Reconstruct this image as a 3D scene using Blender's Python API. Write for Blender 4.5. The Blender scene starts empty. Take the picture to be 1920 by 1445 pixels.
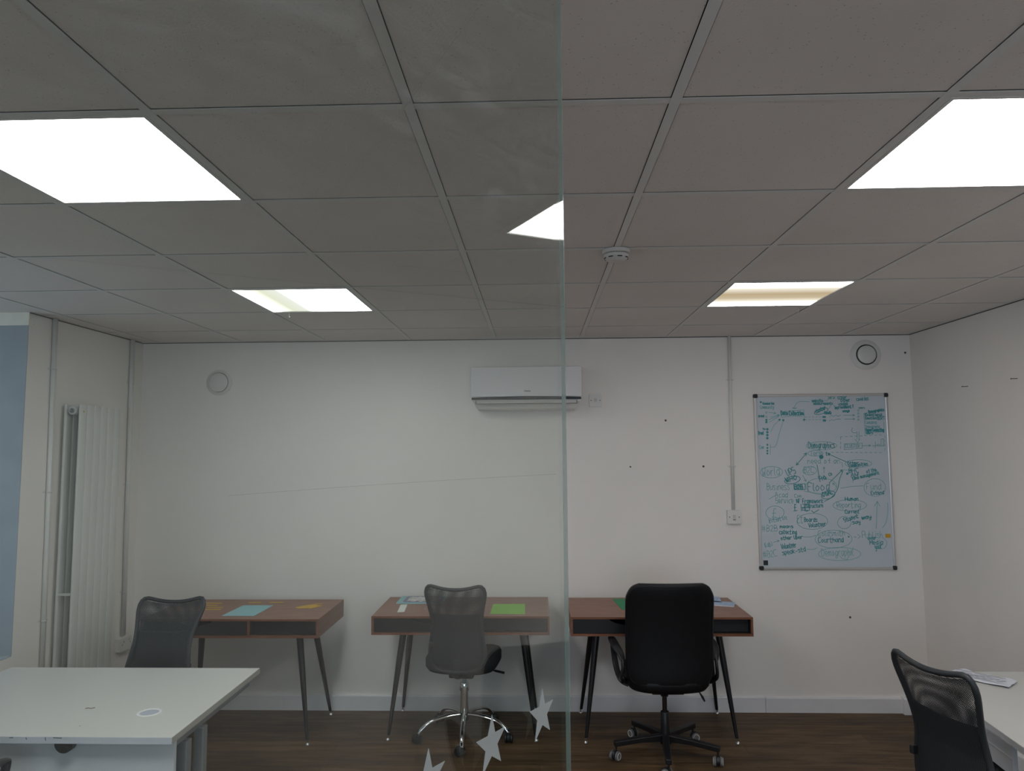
import bpy, math, random
from mathutils import Vector, Matrix
PI = math.pi
C = bpy.context.scene.collection
sc = bpy.context.scene
random.seed(7)

# ------------------------------------------------------------------ camera, world, exposure
CAM_H = 1.7374
F_PX, YAW, PITCH, ROLL = 1360.6, .03276, .0886, -.00665
fw = Vector((-math.sin(YAW)*math.cos(PITCH), math.cos(YAW)*math.cos(PITCH), math.sin(PITCH)))
rt = Vector((math.cos(YAW), math.sin(YAW), 0)); up = rt.cross(fw)
r2 = rt*math.cos(ROLL)+up*math.sin(ROLL); u2 = -rt*math.sin(ROLL)+up*math.cos(ROLL)
cam_d = bpy.data.cameras.new('camera'); cam = bpy.data.objects.new('camera', cam_d); C.objects.link(cam)
cam_d.sensor_width = 36; cam_d.lens = F_PX/1920*36; cam_d.clip_start = .02
m = Matrix((r2, u2, -fw)).transposed().to_4x4(); m.translation = Vector((0, 0, CAM_H)); cam.matrix_world = m
sc.camera = cam
sc.view_settings.view_transform = 'Standard'; sc.view_settings.look = 'None'
sc.view_settings.exposure = 0; sc.view_settings.gamma = 1; sc.view_settings.use_curve_mapping = False
wd = bpy.data.worlds.new('world'); sc.world = wd; wd.use_nodes = True
wd.node_tree.nodes['Background'].inputs[0].default_value = (.62, .78, 1, 1)
wd.node_tree.nodes['Background'].inputs[1].default_value = .35
PANEL = 19.5          # radiance of the ceiling panels
def daylight(name, loc, rot, sx, sy, power):
    l = bpy.data.lights.new(name, 'AREA'); l.shape = 'RECTANGLE'; l.size = sx; l.size_y = sy
    l.energy = power; l.color = (.72, .85, 1)
    o = bpy.data.objects.new(name, l); C.objects.link(o); o.location = loc; o.rotation_euler = rot
daylight('daylight_left_window', (-3.35, 3.0, 1.55), (0, -PI/2, 0), 1.6, 1.5, 5)
daylight('daylight_rear_window', (.2, -3.3, 1.5), (PI/2, 0, 0), 3.6, 1.3, 62)

# ------------------------------------------------------------------ materials
def mat(name, col, rough=.5, metal=0, spec=.5, coat=0):
    m = bpy.data.materials.new(name); m.use_nodes = True
    b = m.node_tree.nodes['Principled BSDF']
    b.inputs['Base Color'].default_value = (*col, 1); b.inputs['Roughness'].default_value = rough
    b.inputs['Metallic'].default_value = metal; b.inputs['Specular IOR Level'].default_value = spec
    b.inputs['Coat Weight'].default_value = coat
    return m
def nt(m): return m.node_tree, m.node_tree.nodes['Principled BSDF']
def add(t, kind, **kw):
    n = t.nodes.new(kind)
    for k, v in kw.items(): setattr(n, k, v)
    return n
def coords(t, scale=(1, 1, 1), loc=(0, 0, 0)):
    c = add(t, 'ShaderNodeTexCoord'); mp = add(t, 'ShaderNodeMapping')
    mp.inputs['Scale'].default_value = scale; mp.inputs['Location'].default_value = loc
    t.links.new(c.outputs['Object'], mp.inputs[0]); return mp.outputs[0]
def noise(t, vec, scale, detail=3, rough=.5, dist=0):
    n = add(t, 'ShaderNodeTexNoise'); t.links.new(vec, n.inputs['Vector'])
    n.inputs['Scale'].default_value = scale; n.inputs['Detail'].default_value = detail
    n.inputs['Roughness'].default_value = rough; n.inputs['Distortion'].default_value = dist
    return n.outputs['Fac']
def ramp(t, fac, stops):
    r = add(t, 'ShaderNodeValToRGB'); t.links.new(fac, r.inputs[0])
    e = r.color_ramp.elements
    e[0].position, e[0].color = stops[0][0], (*stops[0][1], 1)
    e[1].position, e[1].color = stops[-1][0], (*stops[-1][1], 1)
    for p, c in stops[1:-1]:
        x = e.new(p); x.color = (*c, 1)
    return r.outputs[0]
def bump(t, b, h, strength, dist=.01):
    n = add(t, 'ShaderNodeBump'); n.inputs['Strength'].default_value = strength; n.inputs['Distance'].default_value = dist
    t.links.new(h, n.inputs['Height']); t.links.new(n.outputs[0], b.inputs['Normal'])

def mottled(name, col, var=.03, rough=.7, scale=3, bumpy=.15, bscale=120):
    m = mat(name, col, rough); t, b = nt(m); v = coords(t)
    lo = tuple(c*(1-var) for c in col); hi = tuple(min(1, c*(1+var)) for c in col)
    t.links.new(ramp(t, noise(t, v, scale, 4), [(.3, lo), (.7, hi)]), b.inputs['Base Color'])
    if bumpy: bump(t, b, noise(t, v, bscale, 2), bumpy, .002)
    return m
M_WALL = mottled('white_wall_paint', (.86, .825, .79), .025, .75, 1.5, .2, 60)
M_REVEAL = mottled('blue_grey_daylit_reveal', (.36, .405, .435), .06, .8, 6, .3, 40)  # blue grey holds the daylight tint of the recess
M_REVEAL_TOP = mottled('cream_daylight_band', (.9, .86, .76), .05, .9, 20, .5, 60)  # cream stands in for direct daylight on top of the recess
M_SKIRT = mottled('white_gloss_paint', (.76, .76, .78), .03, .35, 5, 0)
M_TEE = mat('ceiling_grid_metal', (.70, .69, .67), .7)
M_DARK = mat('dark_gap', (.12, .11, .10), .9)
def tile_mat():
    m = mat('mineral_fibre_tile', (.68, .65, .63), .9); t, b = nt(m); v = coords(t)
    vo = add(t, 'ShaderNodeTexVoronoi'); vo.inputs['Scale'].default_value = 95; t.links.new(v, vo.inputs['Vector'])
    dots = ramp(t, vo.outputs['Distance'], [(.10, (.6, .58, .56)), (.2, (1, 1, 1))])
    base = ramp(t, noise(t, v, 1.3, 3), [(.3, (.69, .645, .61)), (.7, (.75, .705, .67))])
    gate = ramp(t, noise(t, v, 45, 2), [(.5, (1, 1, 1)), (.56, (0, 0, 0))])
    mx0 = add(t, 'ShaderNodeMix', data_type='RGBA'); t.links.new(gate, mx0.inputs['Factor'])
    t.links.new(dots, mx0.inputs['A']); mx0.inputs['B'].default_value = (1, 1, 1, 1)
    mx = add(t, 'ShaderNodeMix', data_type='RGBA', blend_type='MULTIPLY'); mx.inputs['Factor'].default_value = 1
    t.links.new(base, mx.inputs['A']); t.links.new(mx0.outputs['Result'], mx.inputs['B'])
    t.links.new(mx.outputs['Result'], b.inputs['Base Color'])
    bump(t, b, noise(t, v, 200, 3), .3, .002); return m
M_TILE = tile_mat()
def wood(name, cols, scale, rough, plank=None, bumpv=.1):
    m = mat(name, cols[1], rough); t, b = nt(m); v = coords(t, scale)
    f = noise(t, v, 3.2, 6, .62, .8)
    c = ramp(t, f, [(.28, cols[0]), (.5, cols[1]), (.72, cols[2])])
    if plank:
        vb = coords(t, (1, 1, 1))
        br = add(t, 'ShaderNodeTexBrick'); t.links.new(vb, br.inputs['Vector']); br.offset = .37
        br.inputs['Color1'].default_value = (.70, .70, .70, 1); br.inputs['Color2'].default_value = (1.15, 1.1, 1.05, 1)
        br.inputs['Mortar'].default_value = (.45, .42, .4, 1); br.inputs['Scale'].default_value = 1
        br.inputs['Brick Width'].default_value = plank[0]; br.inputs['Row Height'].default_value = plank[1]
        br.inputs['Mortar Size'].default_value = .0016; br.inputs['Bias'].default_value = -.1
        g = ramp(t, noise(t, coords(t, (1.2, 5, 5)), 2.5, 4, .6), [(.35, (.72, .70, .68)), (.62, (1.1, 1.08, 1.05))])
        for o2 in (br.outputs['Color'], g):
            mx = add(t, 'ShaderNodeMix', data_type='RGBA', blend_type='MULTIPLY'); mx.inputs['Factor'].default_value = 1
            t.links.new(c, mx.inputs['A']); t.links.new(o2, mx.inputs['B']); c = mx.outputs['Result']
    t.links.new(c, b.inputs['Base Color'])
    if bumpv: bump(t, b, f, bumpv, .002)
    return m
M_FLOOR = wood('dark_oak_vinyl_planks', [(.045, .028, .014), (.125, .078, .038), (.20, .135, .075)], (.7, 8, 8), .5, (1.2, .15))
M_FLOOR.node_tree.nodes['Principled BSDF'].inputs['Specular IOR Level'].default_value = .3
M_WALNUT = wood('walnut_veneer', [(.14, .058, .032), (.235, .10, .058), (.31, .145, .088)], (1.4, 14, 14), .38, None, .05)
M_WALNUT_EDGE = wood('walnut_edge_band', [(.13, .045, .02), (.20, .075, .035), (.25, .10, .05)], (1.4, 14, 14), .4, None, 0)
M_BLACK_METAL = mat('black_painted_steel', (.008, .008, .010), .38)
M_BLACK_BOX = mat('black_lining', (.010, .010, .011), .6)
M_CHROME = mat('polished_chrome', (.78, .79, .80), .09, 1)
M_BLACK_PLASTIC = mat('black_plastic', (.014, .015, .017), .42)
M_FRAME_PLASTIC = mat('black_mesh_frame', (.020, .024, .028), .5)
M_GREY_CASTER = mat('grey_caster_tread', (.16, .16, .165), .5)
M_LEATHER = mottled('black_bonded_leather', (.006, .0065, .008), .15, .42, 30, .25, 260)
M_LEATHER.node_tree.nodes['Principled BSDF'].inputs['Specular IOR Level'].default_value = .28
M_FABRIC = mottled('black_woven_fabric', (.014, .016, .020), .2, .9, 60, .5, 700)
M_WHITE_TOP = mottled('white_melamine', (.575, .575, .55), .01, .32, 4, 0)
M_EDGE_W = mottled('white_edge_band', (.62, .62, .63), .03, .45, 8, 0)
M_PANEL_W = mottled('white_melamine_panel', (.72, .75, .80), .015, .4, 3, 0)
M_GREY_STEEL = mat('silver_grey_powder_coat', (.30, .32, .33), .42, .3)
M_PLASTIC_W = mat('white_plastic', (.74, .73, .71), .35)
M_PLASTIC_G = mat('warm_white_moulded_plastic', (.60, .585, .56), .5)
M_GLOSS_W = mat('glossy_white_plastic', (.78, .77, .79), .07, 0, .6, .4)
M_RAD = mat('white_radiator_enamel', (.70, .71, .68), .35)
M_RING = mat('shadow_grey_rubber', (.02, .022, .022), .6)
M_ALU = mat('brushed_aluminium', (.62, .61, .60), .32, .75)
M_BOARD = mat('whiteboard_enamel', (.56, .63, .69), .18, 0, .5, .2)
M_INK = mat('teal_marker_ink', (.05, .29, .32), .5)
M_INK_L = mat('faded_teal_marker_ink', (.15, .41, .45), .6)
M_PENCIL = mat('grey_scuff', (.42, .41, .40), .9)
M_HOLE = mat('screw_hole', (.10, .09, .085), .9)
def paper(name, c): return mottled(name, c, .03, .75, 20, 0)

def emis(name, bands, base=(1, 1, 1), strength=PANEL):
    """diffuser lit from its tubes; bands = ramp along local y (its own uneven output)"""
    m = bpy.data.materials.new(name); m.use_nodes = True; t = m.node_tree; t.nodes.clear()
    o = add(t, 'ShaderNodeOutputMaterial'); e = add(t, 'ShaderNodeEmission'); e.inputs[1].default_value = strength
    e.inputs[0].default_value = (*base, 1)
    if bands:
        c = add(t, 'ShaderNodeTexCoord'); s = add(t, 'ShaderNodeSeparateXYZ'); t.links.new(c.outputs['Generated'], s.inputs[0])
        t.links.new(ramp(t, s.outputs[1 if bands[0] == 'y' else 0], bands[1]), e.inputs[0])
    t.links.new(e.outputs[0], o.inputs[0]); return m
M_LIT = emis('lit_diffuser', None, (1, .98, .965))
M_LIT_BAND = emis('unevenly_lit_diffuser', ('y', [(0, (1, 1, .97)), (.13, (.14, .13, .12)), (.27, (.046, .043, .036)), (.48, (.026, .0205, .0125)), (.66, (.030, .025, .017)), (.80, (.050, .046, .038)), (.92, (.4, .38, .35)), (1, (1, 1, 1))]))
M_LIT_WARM = emis('warm_edge_diffuser', ('x', [(0, (1, .99, .93)), (.10, (.09, .09, .08)), (.22, (.052, .0505, .041)), (.36, (.055, .0545, .050)), (.52, (.5, .5, .5)), (1, (.97, .97, 1))]))

def glass_mat():
    m = bpy.data.materials.new('clear_partition_glass'); m.use_nodes = True; t = m.node_tree; t.nodes.clear()
    o = add(t, 'ShaderNodeOutputMaterial'); tr = add(t, 'ShaderNodeBsdfTransparent'); gl = add(t, 'ShaderNodeBsdfGlossy')
    tr.inputs[0].default_value = (.915, .945, .93, 1); gl.inputs['Roughness'].default_value = 0
    fr = add(t, 'ShaderNodeFresnel'); fr.inputs[0].default_value = 1.5
    mx = add(t, 'ShaderNodeMixShader')
    geo = add(t, 'ShaderNodeNewGeometry')
    # keep the same Fresnel on both sides of the thin pane
    ior = add(t, 'ShaderNodeMix', data_type='FLOAT'); t.links.new(geo.outputs['Backfacing'], ior.inputs['Factor'])
    ior.inputs['A'].default_value = 1.5; ior.inputs['B'].default_value = 1/1.5
    t.links.new(ior.outputs['Result'], fr.inputs[0])
    t.links.new(fr.outputs[0], mx.inputs[0]); t.links.new(tr.outputs[0], mx.inputs[1]); t.links.new(gl.outputs[0], mx.inputs[2])
    # wiped smears, and reflection haze painted in as faint pale streaks
    df = add(t, 'ShaderNodeBsdfDiffuse'); df.inputs[0].default_value = (.85, .87, .9, 1)
    v = coords(t, (1.0, 1.2, 5.5), (0, 0, .2))
    n = noise(t, v, 4.5, 6, .7, 2.2); v2 = coords(t, (1, 1, 1)); n2 = noise(t, v2, 2.2, 2)
    a = ramp(t, n, [(.50, (0, 0, 0)), (.78, (.10, .10, .10))])
    sz = add(t, 'ShaderNodeSeparateXYZ'); t.links.new(v2, sz.inputs[0])
    sm_ = add(t, 'ShaderNodeMath', operation='MULTIPLY_ADD'); t.links.new(n2, sm_.inputs[0]); sm_.inputs[1].default_value = .5; t.links.new(sz.outputs[2], sm_.inputs[2])
    b = ramp(t, sm_.outputs[0], [(0, (0, 0, 0)), (1, (1, 1, 1))])
    sb = add(t, 'ShaderNodeMapRange'); t.links.new(sm_.outputs[0], sb.inputs[0]); sb.inputs[1].default_value = 2.12; sb.inputs[2].default_value = 2.30; b = sb.outputs[0]
    mu = add(t, 'ShaderNodeMath', operation='MULTIPLY'); t.links.new(a, mu.inputs[0]); t.links.new(b, mu.inputs[1])
    m2 = add(t, 'ShaderNodeMixShader'); t.links.new(mu.outputs[0], m2.inputs[0])
    t.links.new(mx.outputs[0], m2.inputs[1]); t.links.new(df.outputs[0], m2.inputs[2])
    t.links.new(m2.outputs[0], o.inputs[0]); return m
M_GLASS = glass_mat()
M_GLASS_EDGE = mat('polished_green_glass_edge', (.50, .60, .56), .12, 0, .8)
M_GLASS_EDGE.node_tree.nodes['Principled BSDF'].inputs['Alpha'].default_value = .5
M_FROST = mat('frosted_vinyl', (.46, .48, .46), .8)
def pane_mat():
    m = bpy.data.materials.new('window_pane'); m.use_nodes = True; t = m.node_tree; t.nodes.clear()
    o = add(t, 'ShaderNodeOutputMaterial'); tr = add(t, 'ShaderNodeBsdfTransparent'); gl = add(t, 'ShaderNodeBsdfGlossy')
    gl.inputs['Roughness'].default_value = .02; mx = add(t, 'ShaderNodeMixShader'); mx.inputs[0].default_value = .06
    t.links.new(tr.outputs[0], mx.inputs[1]); t.links.new(gl.outputs[0], mx.inputs[2]); t.links.new(mx.outputs[0], o.inputs[0]); return m
M_PANE = pane_mat()
def mesh_fabric(name, pitch, open_):
    """knitted chair mesh: real holes, one grid cell every `pitch` metres along the sheet's UV"""
    m = bpy.data.materials.new(name); m.use_nodes = True; t, b = nt(m)
    b.inputs['Base Color'].default_value = (.022, .027, .031, 1); b.inputs['Roughness'].default_value = .6
    uv = add(t, 'ShaderNodeUVMap'); s = add(t, 'ShaderNodeSeparateXYZ'); t.links.new(uv.outputs[0], s.inputs[0])
    vals = []
    for i in (0, 1):
        mu = add(t, 'ShaderNodeMath', operation='DIVIDE'); t.links.new(s.outputs[i], mu.inputs[0]); mu.inputs[1].default_value = pitch
        f = add(t, 'ShaderNodeMath', operation='FRACT'); t.links.new(mu.outputs[0], f.inputs[0])
        l = add(t, 'ShaderNodeMath', operation='LESS_THAN'); t.links.new(f.outputs[0], l.inputs[0]); l.inputs[1].default_value = open_
        vals.append(l.outputs[0])
    a = add(t, 'ShaderNodeMath', operation='MULTIPLY'); t.links.new(vals[0], a.inputs[0]); t.links.new(vals[1], a.inputs[1])
    out = t.nodes['Material Output']; tr = add(t, 'ShaderNodeBsdfTransparent'); mx = add(t, 'ShaderNodeMixShader')
    t.links.new(a.outputs[0], mx.inputs[0]); t.links.new(b.outputs[0], mx.inputs[1]); t.links.new(tr.outputs[0], mx.inputs[2])
    t.links.new(mx.outputs[0], out.inputs[0]); return m
M_MESH = mesh_fabric('open_black_knit', .0050, .60)
M_MESH2 = mesh_fabric('open_black_knit_front', .00536, .60)

# ------------------------------------------------------------------ mesh helpers
class MB:
    def __init__(s): s.v = []; s.f = []; s.uv = None
    def box(s, lo, hi):
        n = len(s.v); (a, b, c), (d, e, f) = lo, hi
        s.v += [(a, b, c), (d, b, c), (d, e, c), (a, e, c), (a, b, f), (d, b, f), (d, e, f), (a, e, f)]
        s.f += [tuple(n+i for i in q) for q in ((0, 3, 2, 1), (4, 5, 6, 7), (0, 1, 5, 4), (1, 2, 6, 5), (2, 3, 7, 6), (3, 0, 4, 7))]; return s
    def prism(s, poly, axis, a, b):
        """2-D polygon extruded along an axis ('x','y','z') from a to b"""
        def P(u, w, h): return {'x': (h, u, w), 'y': (u, h, w), 'z': (u, w, h)}[axis]
        n = len(s.v); k = len(poly)
        s.v += [P(u, w, a) for u, w in poly]+[P(u, w, b) for u, w in poly]
        s.f += [tuple(range(n, n+k))[::-1], tuple(range(n+k, n+2*k))]
        s.f += [(n+i, n+(i+1) % k, n+k+(i+1) % k, n+k+i) for i in range(k)]; return s
    def tube(s, pts, r, seg=10, closed=False, cap=True, squash=None):
        pts = [Vector(p) for p in pts]; k = len(pts); n = len(s.v)
        rs = r if isinstance(r, (list, tuple)) else [r]*k
        ref = None
        for i, p in enumerate(pts):
            a = pts[(i-1) % k] if (closed or i) else p; b = pts[(i+1) % k] if (closed or i < k-1) else p
            t = (b-a).normalized()
            if ref is None: ref = (Vector((0, 0, 1)) if abs(t.z) < .9 else Vector((1, 0, 0)))
            u = (ref-t*ref.dot(t)).normalized(); w = t.cross(u); ref = u
            for j in range(seg):
                an = 2*PI*j/seg; sq = squash or (1, 1)
                s.v.append(tuple(p+(u*math.cos(an)*sq[0]+w*math.sin(an)*sq[1])*rs[i]))
        for i in range(k if closed else k-1):
            for j in range(seg):
                a = n+i*seg; b = n+((i+1) % k)*seg
                s.f.append((a+j, a+(j+1) % seg, b+(j+1) % seg, b+j))
        if cap and not closed:
            s.f.append(tuple(n+j for j in range(seg))[::-1]); s.f.append(tuple(n+(k-1)*seg+j for j in range(seg)))
        return s
    def lathe(s, prof, c=(0, 0, 0), axis='z', seg=32, sgn=1):
        n = len(s.v); k = len(prof)
        for r, h in prof:
            for j in range(seg):
                a = 2*PI*j/seg; x, y, z = r*math.cos(a), r*math.sin(a), h*sgn
                q = {'z': (x, y, z), 'y': (x, z, y), 'x': (z, x, y)}[axis]
                s.v.append(tuple(q[i]+c[i] for i in range(3)))
        for i in range(k-1):
            for j in range(seg):
                s.f.append((n+i*seg+j, n+i*seg+(j+1) % seg, n+(i+1)*seg+(j+1) % seg, n+(i+1)*seg+j))
        s.f.append(tuple(n+j for j in range(seg))[::-1]); s.f.append(tuple(n+(k-1)*seg+j for j in range(seg)))
        return s
    def grid(s, fn, nu, nv):
        n = len(s.v); s.uv = s.uv or []
        for j in range(nv+1):
            for i in range(nu+1):
                s.v.append(tuple(fn(i/nu, j/nv)))
        for j in range(nv):
            for i in range(nu):
                a = n+j*(nu+1)+i; s.f.append((a, a+1, a+nu+2, a+nu+1))
        return s
    def build(s, name, mt, parent=None, smooth=False, bevel=0, seg=2, loc=None, thick=0, sub=0, recalc=True):
        me = bpy.data.meshes.new(name); me.from_pydata([tuple(v) for v in s.v], [], s.f)
        import bmesh
        if recalc:
            b = bmesh.new(); b.from_mesh(me); bmesh.ops.recalc_face_normals(b, faces=b.faces); b.to_mesh(me); b.free()
        o = bpy.data.objects.new(name, me); C.objects.link(o); me.materials.append(mt)
        if smooth:
            for p in me.polygons: p.use_smooth = True
            if smooth == 'auto':
                me.set_sharp_from_angle(angle=math.radians(35))
        if parent: o.parent = parent
        if loc: o.location = loc
        if thick:
            md = o.modifiers.new('s', 'SOLIDIFY'); md.thickness = thick; md.offset = 0
        if bevel:
            md = o.modifiers.new('b', 'BEVEL'); md.width = bevel; md.segments = seg; md.limit_method = 'ANGLE'; md.angle_limit = math.radians(40)
        if sub:
            md = o.modifiers.new('u', 'SUBSURF'); md.levels = md.render_levels = sub
        return o
def tag(o, label, cat, group=None):
    o['label'] = label; o['category'] = cat
    if group: o['group'] = group
    return o
def thing(name, label, cat, loc=(0, 0, 0), rz=0, group=None):
    o = bpy.data.objects.new(name, None); C.objects.link(o); o.location = loc; o.rotation_euler = (0, 0, rz); o.empty_display_size = .1
    return tag(o, label, cat, group)
def struct(o): o['kind'] = 'structure'; return o
def dup(root, loc, rz, label, group=None):
    def cp(o, par):
        c = o.copy(); C.objects.link(c); c.parent = par
        for ch in list(o.children): cp(ch, c)
        return c
    r = cp(root, None); r.location = loc; r.rotation_euler = (0, 0, rz); r['label'] = label
    if group: r['group'] = group
    return r
def arc(cx, cy, r, a0, a1, n):
    return [(cx+r*math.cos(a0+(a1-a0)*i/n), cy+r*math.sin(a0+(a1-a0)*i/n)) for i in range(n+1)]
def rrect(x0, y0, x1, y1, r, n=6):
    return (arc(x1-r, y0+r, r, -PI/2, 0, n)+arc(x1-r, y1-r, r, 0, PI/2, n)+arc(x0+r, y1-r, r, PI/2, PI, n)+arc(x0+r, y0+r, r, PI, 1.5*PI, n))
def catmull(p, n=6, closed=False):
    p = [Vector(q) for q in p]; out = []; k = len(p)
    for i in range(k if closed else k-1):
        g = lambda j: p[j % k] if closed else p[min(max(j, 0), k-1)]
        a, b, c, d = g(i-1), g(i), g(i+1), g(i+2)
        for s in range(n):
            t = s/n
            out.append(.5*((2*b)+(c-a)*t+(2*a-5*b+4*c-d)*t*t+(3*b-a-3*c+d)*t**3))
    if not closed: out.append(p[-1])
    return out

# ------------------------------------------------------------------ room shell
XL, XR, YB, YF, H = -2.79, 2.573, 5.032, -3.0, 2.513
struct(MB().box((XL-.5, YF-.2, -.1), (XR+.2, YB+.2, 0)).build('floor', M_FLOOR))
struct(MB().box((XL-.5, YB, 0), (XR+.2, YB+.15, H+.1)).build('wall_back', M_WALL))
struct(MB().box((XR, YF, 0), (XR+.15, YB, H+.1)).build('wall_right', M_WALL))
WY0, WY1, WZ0, WZ1 = 2.35, 3.868, .665, 2.44
b = MB().box((XL-.4, WY1, 0), (XL, YB, H+.1)).box((XL-.4, YF, 0), (XL, WY0, H+.1)).box((XL-.4, WY0, 0), (XL, WY1, WZ0))
struct(b.build('wall_left', M_WALL))
# deep window recess lining with daylight painted in: blue grey up to 2.44 m, bright cream over it
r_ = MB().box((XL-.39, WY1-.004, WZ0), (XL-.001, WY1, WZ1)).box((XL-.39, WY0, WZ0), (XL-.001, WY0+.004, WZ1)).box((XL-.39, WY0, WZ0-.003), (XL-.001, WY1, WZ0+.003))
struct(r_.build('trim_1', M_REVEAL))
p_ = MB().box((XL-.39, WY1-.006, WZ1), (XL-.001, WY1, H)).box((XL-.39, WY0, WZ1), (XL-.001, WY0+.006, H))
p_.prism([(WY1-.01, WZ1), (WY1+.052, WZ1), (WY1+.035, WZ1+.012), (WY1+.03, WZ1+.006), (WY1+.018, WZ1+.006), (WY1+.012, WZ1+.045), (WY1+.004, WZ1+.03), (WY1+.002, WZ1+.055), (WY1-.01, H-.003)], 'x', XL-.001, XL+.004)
struct(p_.build('trim_2', M_REVEAL_TOP))
# window frames
def window(name, axis, at, u0, u1, z0, z1, n):
    f = MB()
    def bx(a0, a1, c0, c1, t=.03):
        f.box((at-t, a0, c0), (at+t, a1, c1)) if axis == 'x' else f.box((a0, at-t, c0), (a1, at+t, c1))
    bx(u0, u1, z0, z0+.06); bx(u0, u1, z1-.06, z1)
    for i in range(n+1):
        u = u0+.03+(u1-u0-.06)*i/n; bx(u-.03, u+.03, z0+.06, z1-.06)
    fr = struct(f.build(name, M_SKIRT, bevel=.004))
    g = MB()
    g.box((at-.003, u0+.05, z0+.05), (at+.003, u1-.05, z1-.05)) if axis == 'x' else g.box((u0+.05, at-.003, z0+.05), (u1-.05, at+.003, z1-.05))
    g.build('window_pane', M_PANE, fr)
window('window_1', 'x', XL-.32, WY0, WY1-.008, WZ0+.004, H-.002, 2)
b = MB().box((XL, YF-.15, 0), (-1.7, YF, H+.1)).box((2.1, YF-.15, 0), (XR, YF, H+.1)).box((-1.7, YF-.15, 0), (2.1, YF, .8)).box((-1.7, YF-.15, 2.2), (2.1, YF, H+.1))
struct(b.build('wall_front', M_WALL))
window('window_2', 'y', YF-.08, -1.7, 2.1, .8, 2.2, 4)
# baseboards (the right end piece is a thicker length)
def skirt(name, poly_x0, poly_x1, d, y=YB, axis='x', h=.1):
    if axis == 'x': pr = [(y, 0), (y-d, 0), (y-d, h-.008), (y-d+.006, h), (y, h)]
    return struct(MB().prism(pr, 'x', poly_x0, poly_x1).build(name, M_SKIRT))
skirt('baseboard_back', XL, 1.497, .018, h=.101)
skirt('baseboard_back_right', 1.5, 2.385, .019, h=.098)
skirt('baseboard_corner', 2.385, XR, .05, h=.103)
struct(MB().prism([(XR, 0), (XR-.018, 0), (XR-.018, .092), (XR-.012, .1), (XR, .1)], 'y', YF, YB-.05).build('baseboard_right', M_SKIRT))
struct(MB().prism([(XL, 0), (XL+.018, 0), (XL+.018, .092), (XL+.012, .1), (XL, .1)], 'y', YF, YB-.018).build('baseboard_left', M_SKIRT))
# ceiling: fibre tiles lying in a metal tee grid, 600 mm module
TX0, TY0, T = -.281, 1.572, .6
cols_x = [TX0+T*i for i in range(-5, 6)]; rows_y = [TY0+T*i for i in range(-8, 7)]
light_cells = [(-2, 0), (2, 0), (-2, 3), (2, 3)]
tb = MB()
for i in range(-5, 5):
    for j in range(-8, 6):
        if (i, j) in light_cells: continue
        x0, x1 = max(TX0+T*i+.014, XL-.42), min(TX0+T*(i+1)-.014, XR); y0, y1 = max(TY0+T*j+.0123, YF), min(TY0+T*(j+1)-.0155, YB)
        if x1-x0 < .01 or y1-y0 < .01: continue
        tb.box((x0, y0, H+.0015), (x1, y1, H+.018))
struct(tb.build('ceiling', M_TILE))
struct(MB().box((XL-.45, YF-.15, H+.11), (XR+.15, YB+.15, H+.16)).build('trim_3', M_DARK))
g = MB(); W = .012
for x in cols_x:
    if XL-.3 < x < XR: g.box((x-W, YF, H-.0012), (x+W, YB, H+.0005)).box((x-.002, YF, H+.0005), (x+.002, YB, H+.03))
xs = [XL-.4]+[x for x in cols_x if XL < x < XR]+[XR]
for y in rows_y:
    if YF < y < YB:
        for a, c in zip(xs[:-1], xs[1:]): g.box((a+W, y-W, H-.0006), (c-W, y+W, H+.0005)).box((a+W, y-.002, H+.0005), (c-W, y+.002, H+.03))
g.box((XL, YB-.02, H-.001), (XR, YB, H+.004)).box((XR-.02, YF, H-.001), (XR, YB-.02, H+.004))
struct(g.build('trim_4', M_TEE)); struct(MB().box((XL-.4, YF, H+.0185), (XR, YB, H+.0195)).build('trim_6', M_DARK))  # dark sheet over the tiles stands in for shade in their gaps
struct(MB().box((XL, YB-.003, H-.006), (XR, YB, H-.001)).box((XR-.003, YF, H-.006), (XR, YB-.003, H-.001)).box((XL, WY1, H-.006), (XL+.003, YB-.003, H-.001)).build('trim_5', M_DARK))

# ------------------------------------------------------------------ ceiling lights
def ceiling_light(cell, mt, label, tilt=0):
    x, y = TX0+T*(cell[0]+.5), TY0+T*(cell[1]+.5)
    t = thing('ceiling_light', label, 'ceiling light', (x, y, H), 0, 'square ceiling light panels')
    f = MB()
    for q in (((-.287, -.287), (.287, -.277)), ((-.287, .277), (.287, .287)), ((-.287, -.277), (-.277, .277)), ((.277, -.277), (.287, .277))):
        f.box((q[0][0], q[0][1], -.0015), (q[1][0], q[1][1], .03))
    f.build('light_frame', M_TEE, t)
    MB().box((-.278, -.278, .003), (.278, .278, .006)).build('diffuser', mt, t)
    return t
ceiling_light((-2, 0), M_LIT, 'bright white square light panel in the ceiling, upper left, seen through the glass')
ceiling_light((2, 0), M_LIT, 'bright white square light panel in the ceiling, cut by the right edge of the photo')
ceiling_light((-2, 3), M_LIT_WARM, 'small distant square light panel with a yellowish left side, seen through the glass')
ceiling_light((2, 3), M_LIT_BAND, 'distant square light panel with a dim brown band across its middle')

# smoke detector
t = thing('smoke_detector', 'round white smoke detector on the ceiling grid just right of the glass edge', 'smoke detector', (.319, 2.79, H))
MB().lathe([(.05, 0), (.054, -.003), (.054, -.014), (.05, -.017)]).build('mounting_base', M_PLASTIC_G, t, 'auto')
MB().lathe([(.043, -.017), (.049, -.021), (.049, -.03), (.04, -.04), (.026, -.046), (.008, -.047)]).build('detector_body', M_PLASTIC_G, t, 'auto')
s = MB()
for k in range(8):
    a = k*PI/4+.2
    s.tube([(.0455*math.cos(a+d), .0455*math.sin(a+d), -.0345) for d in (-.2, -.07, .07, .2)], .0022, 6)
s.build('air_slots', M_RING, t)
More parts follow.
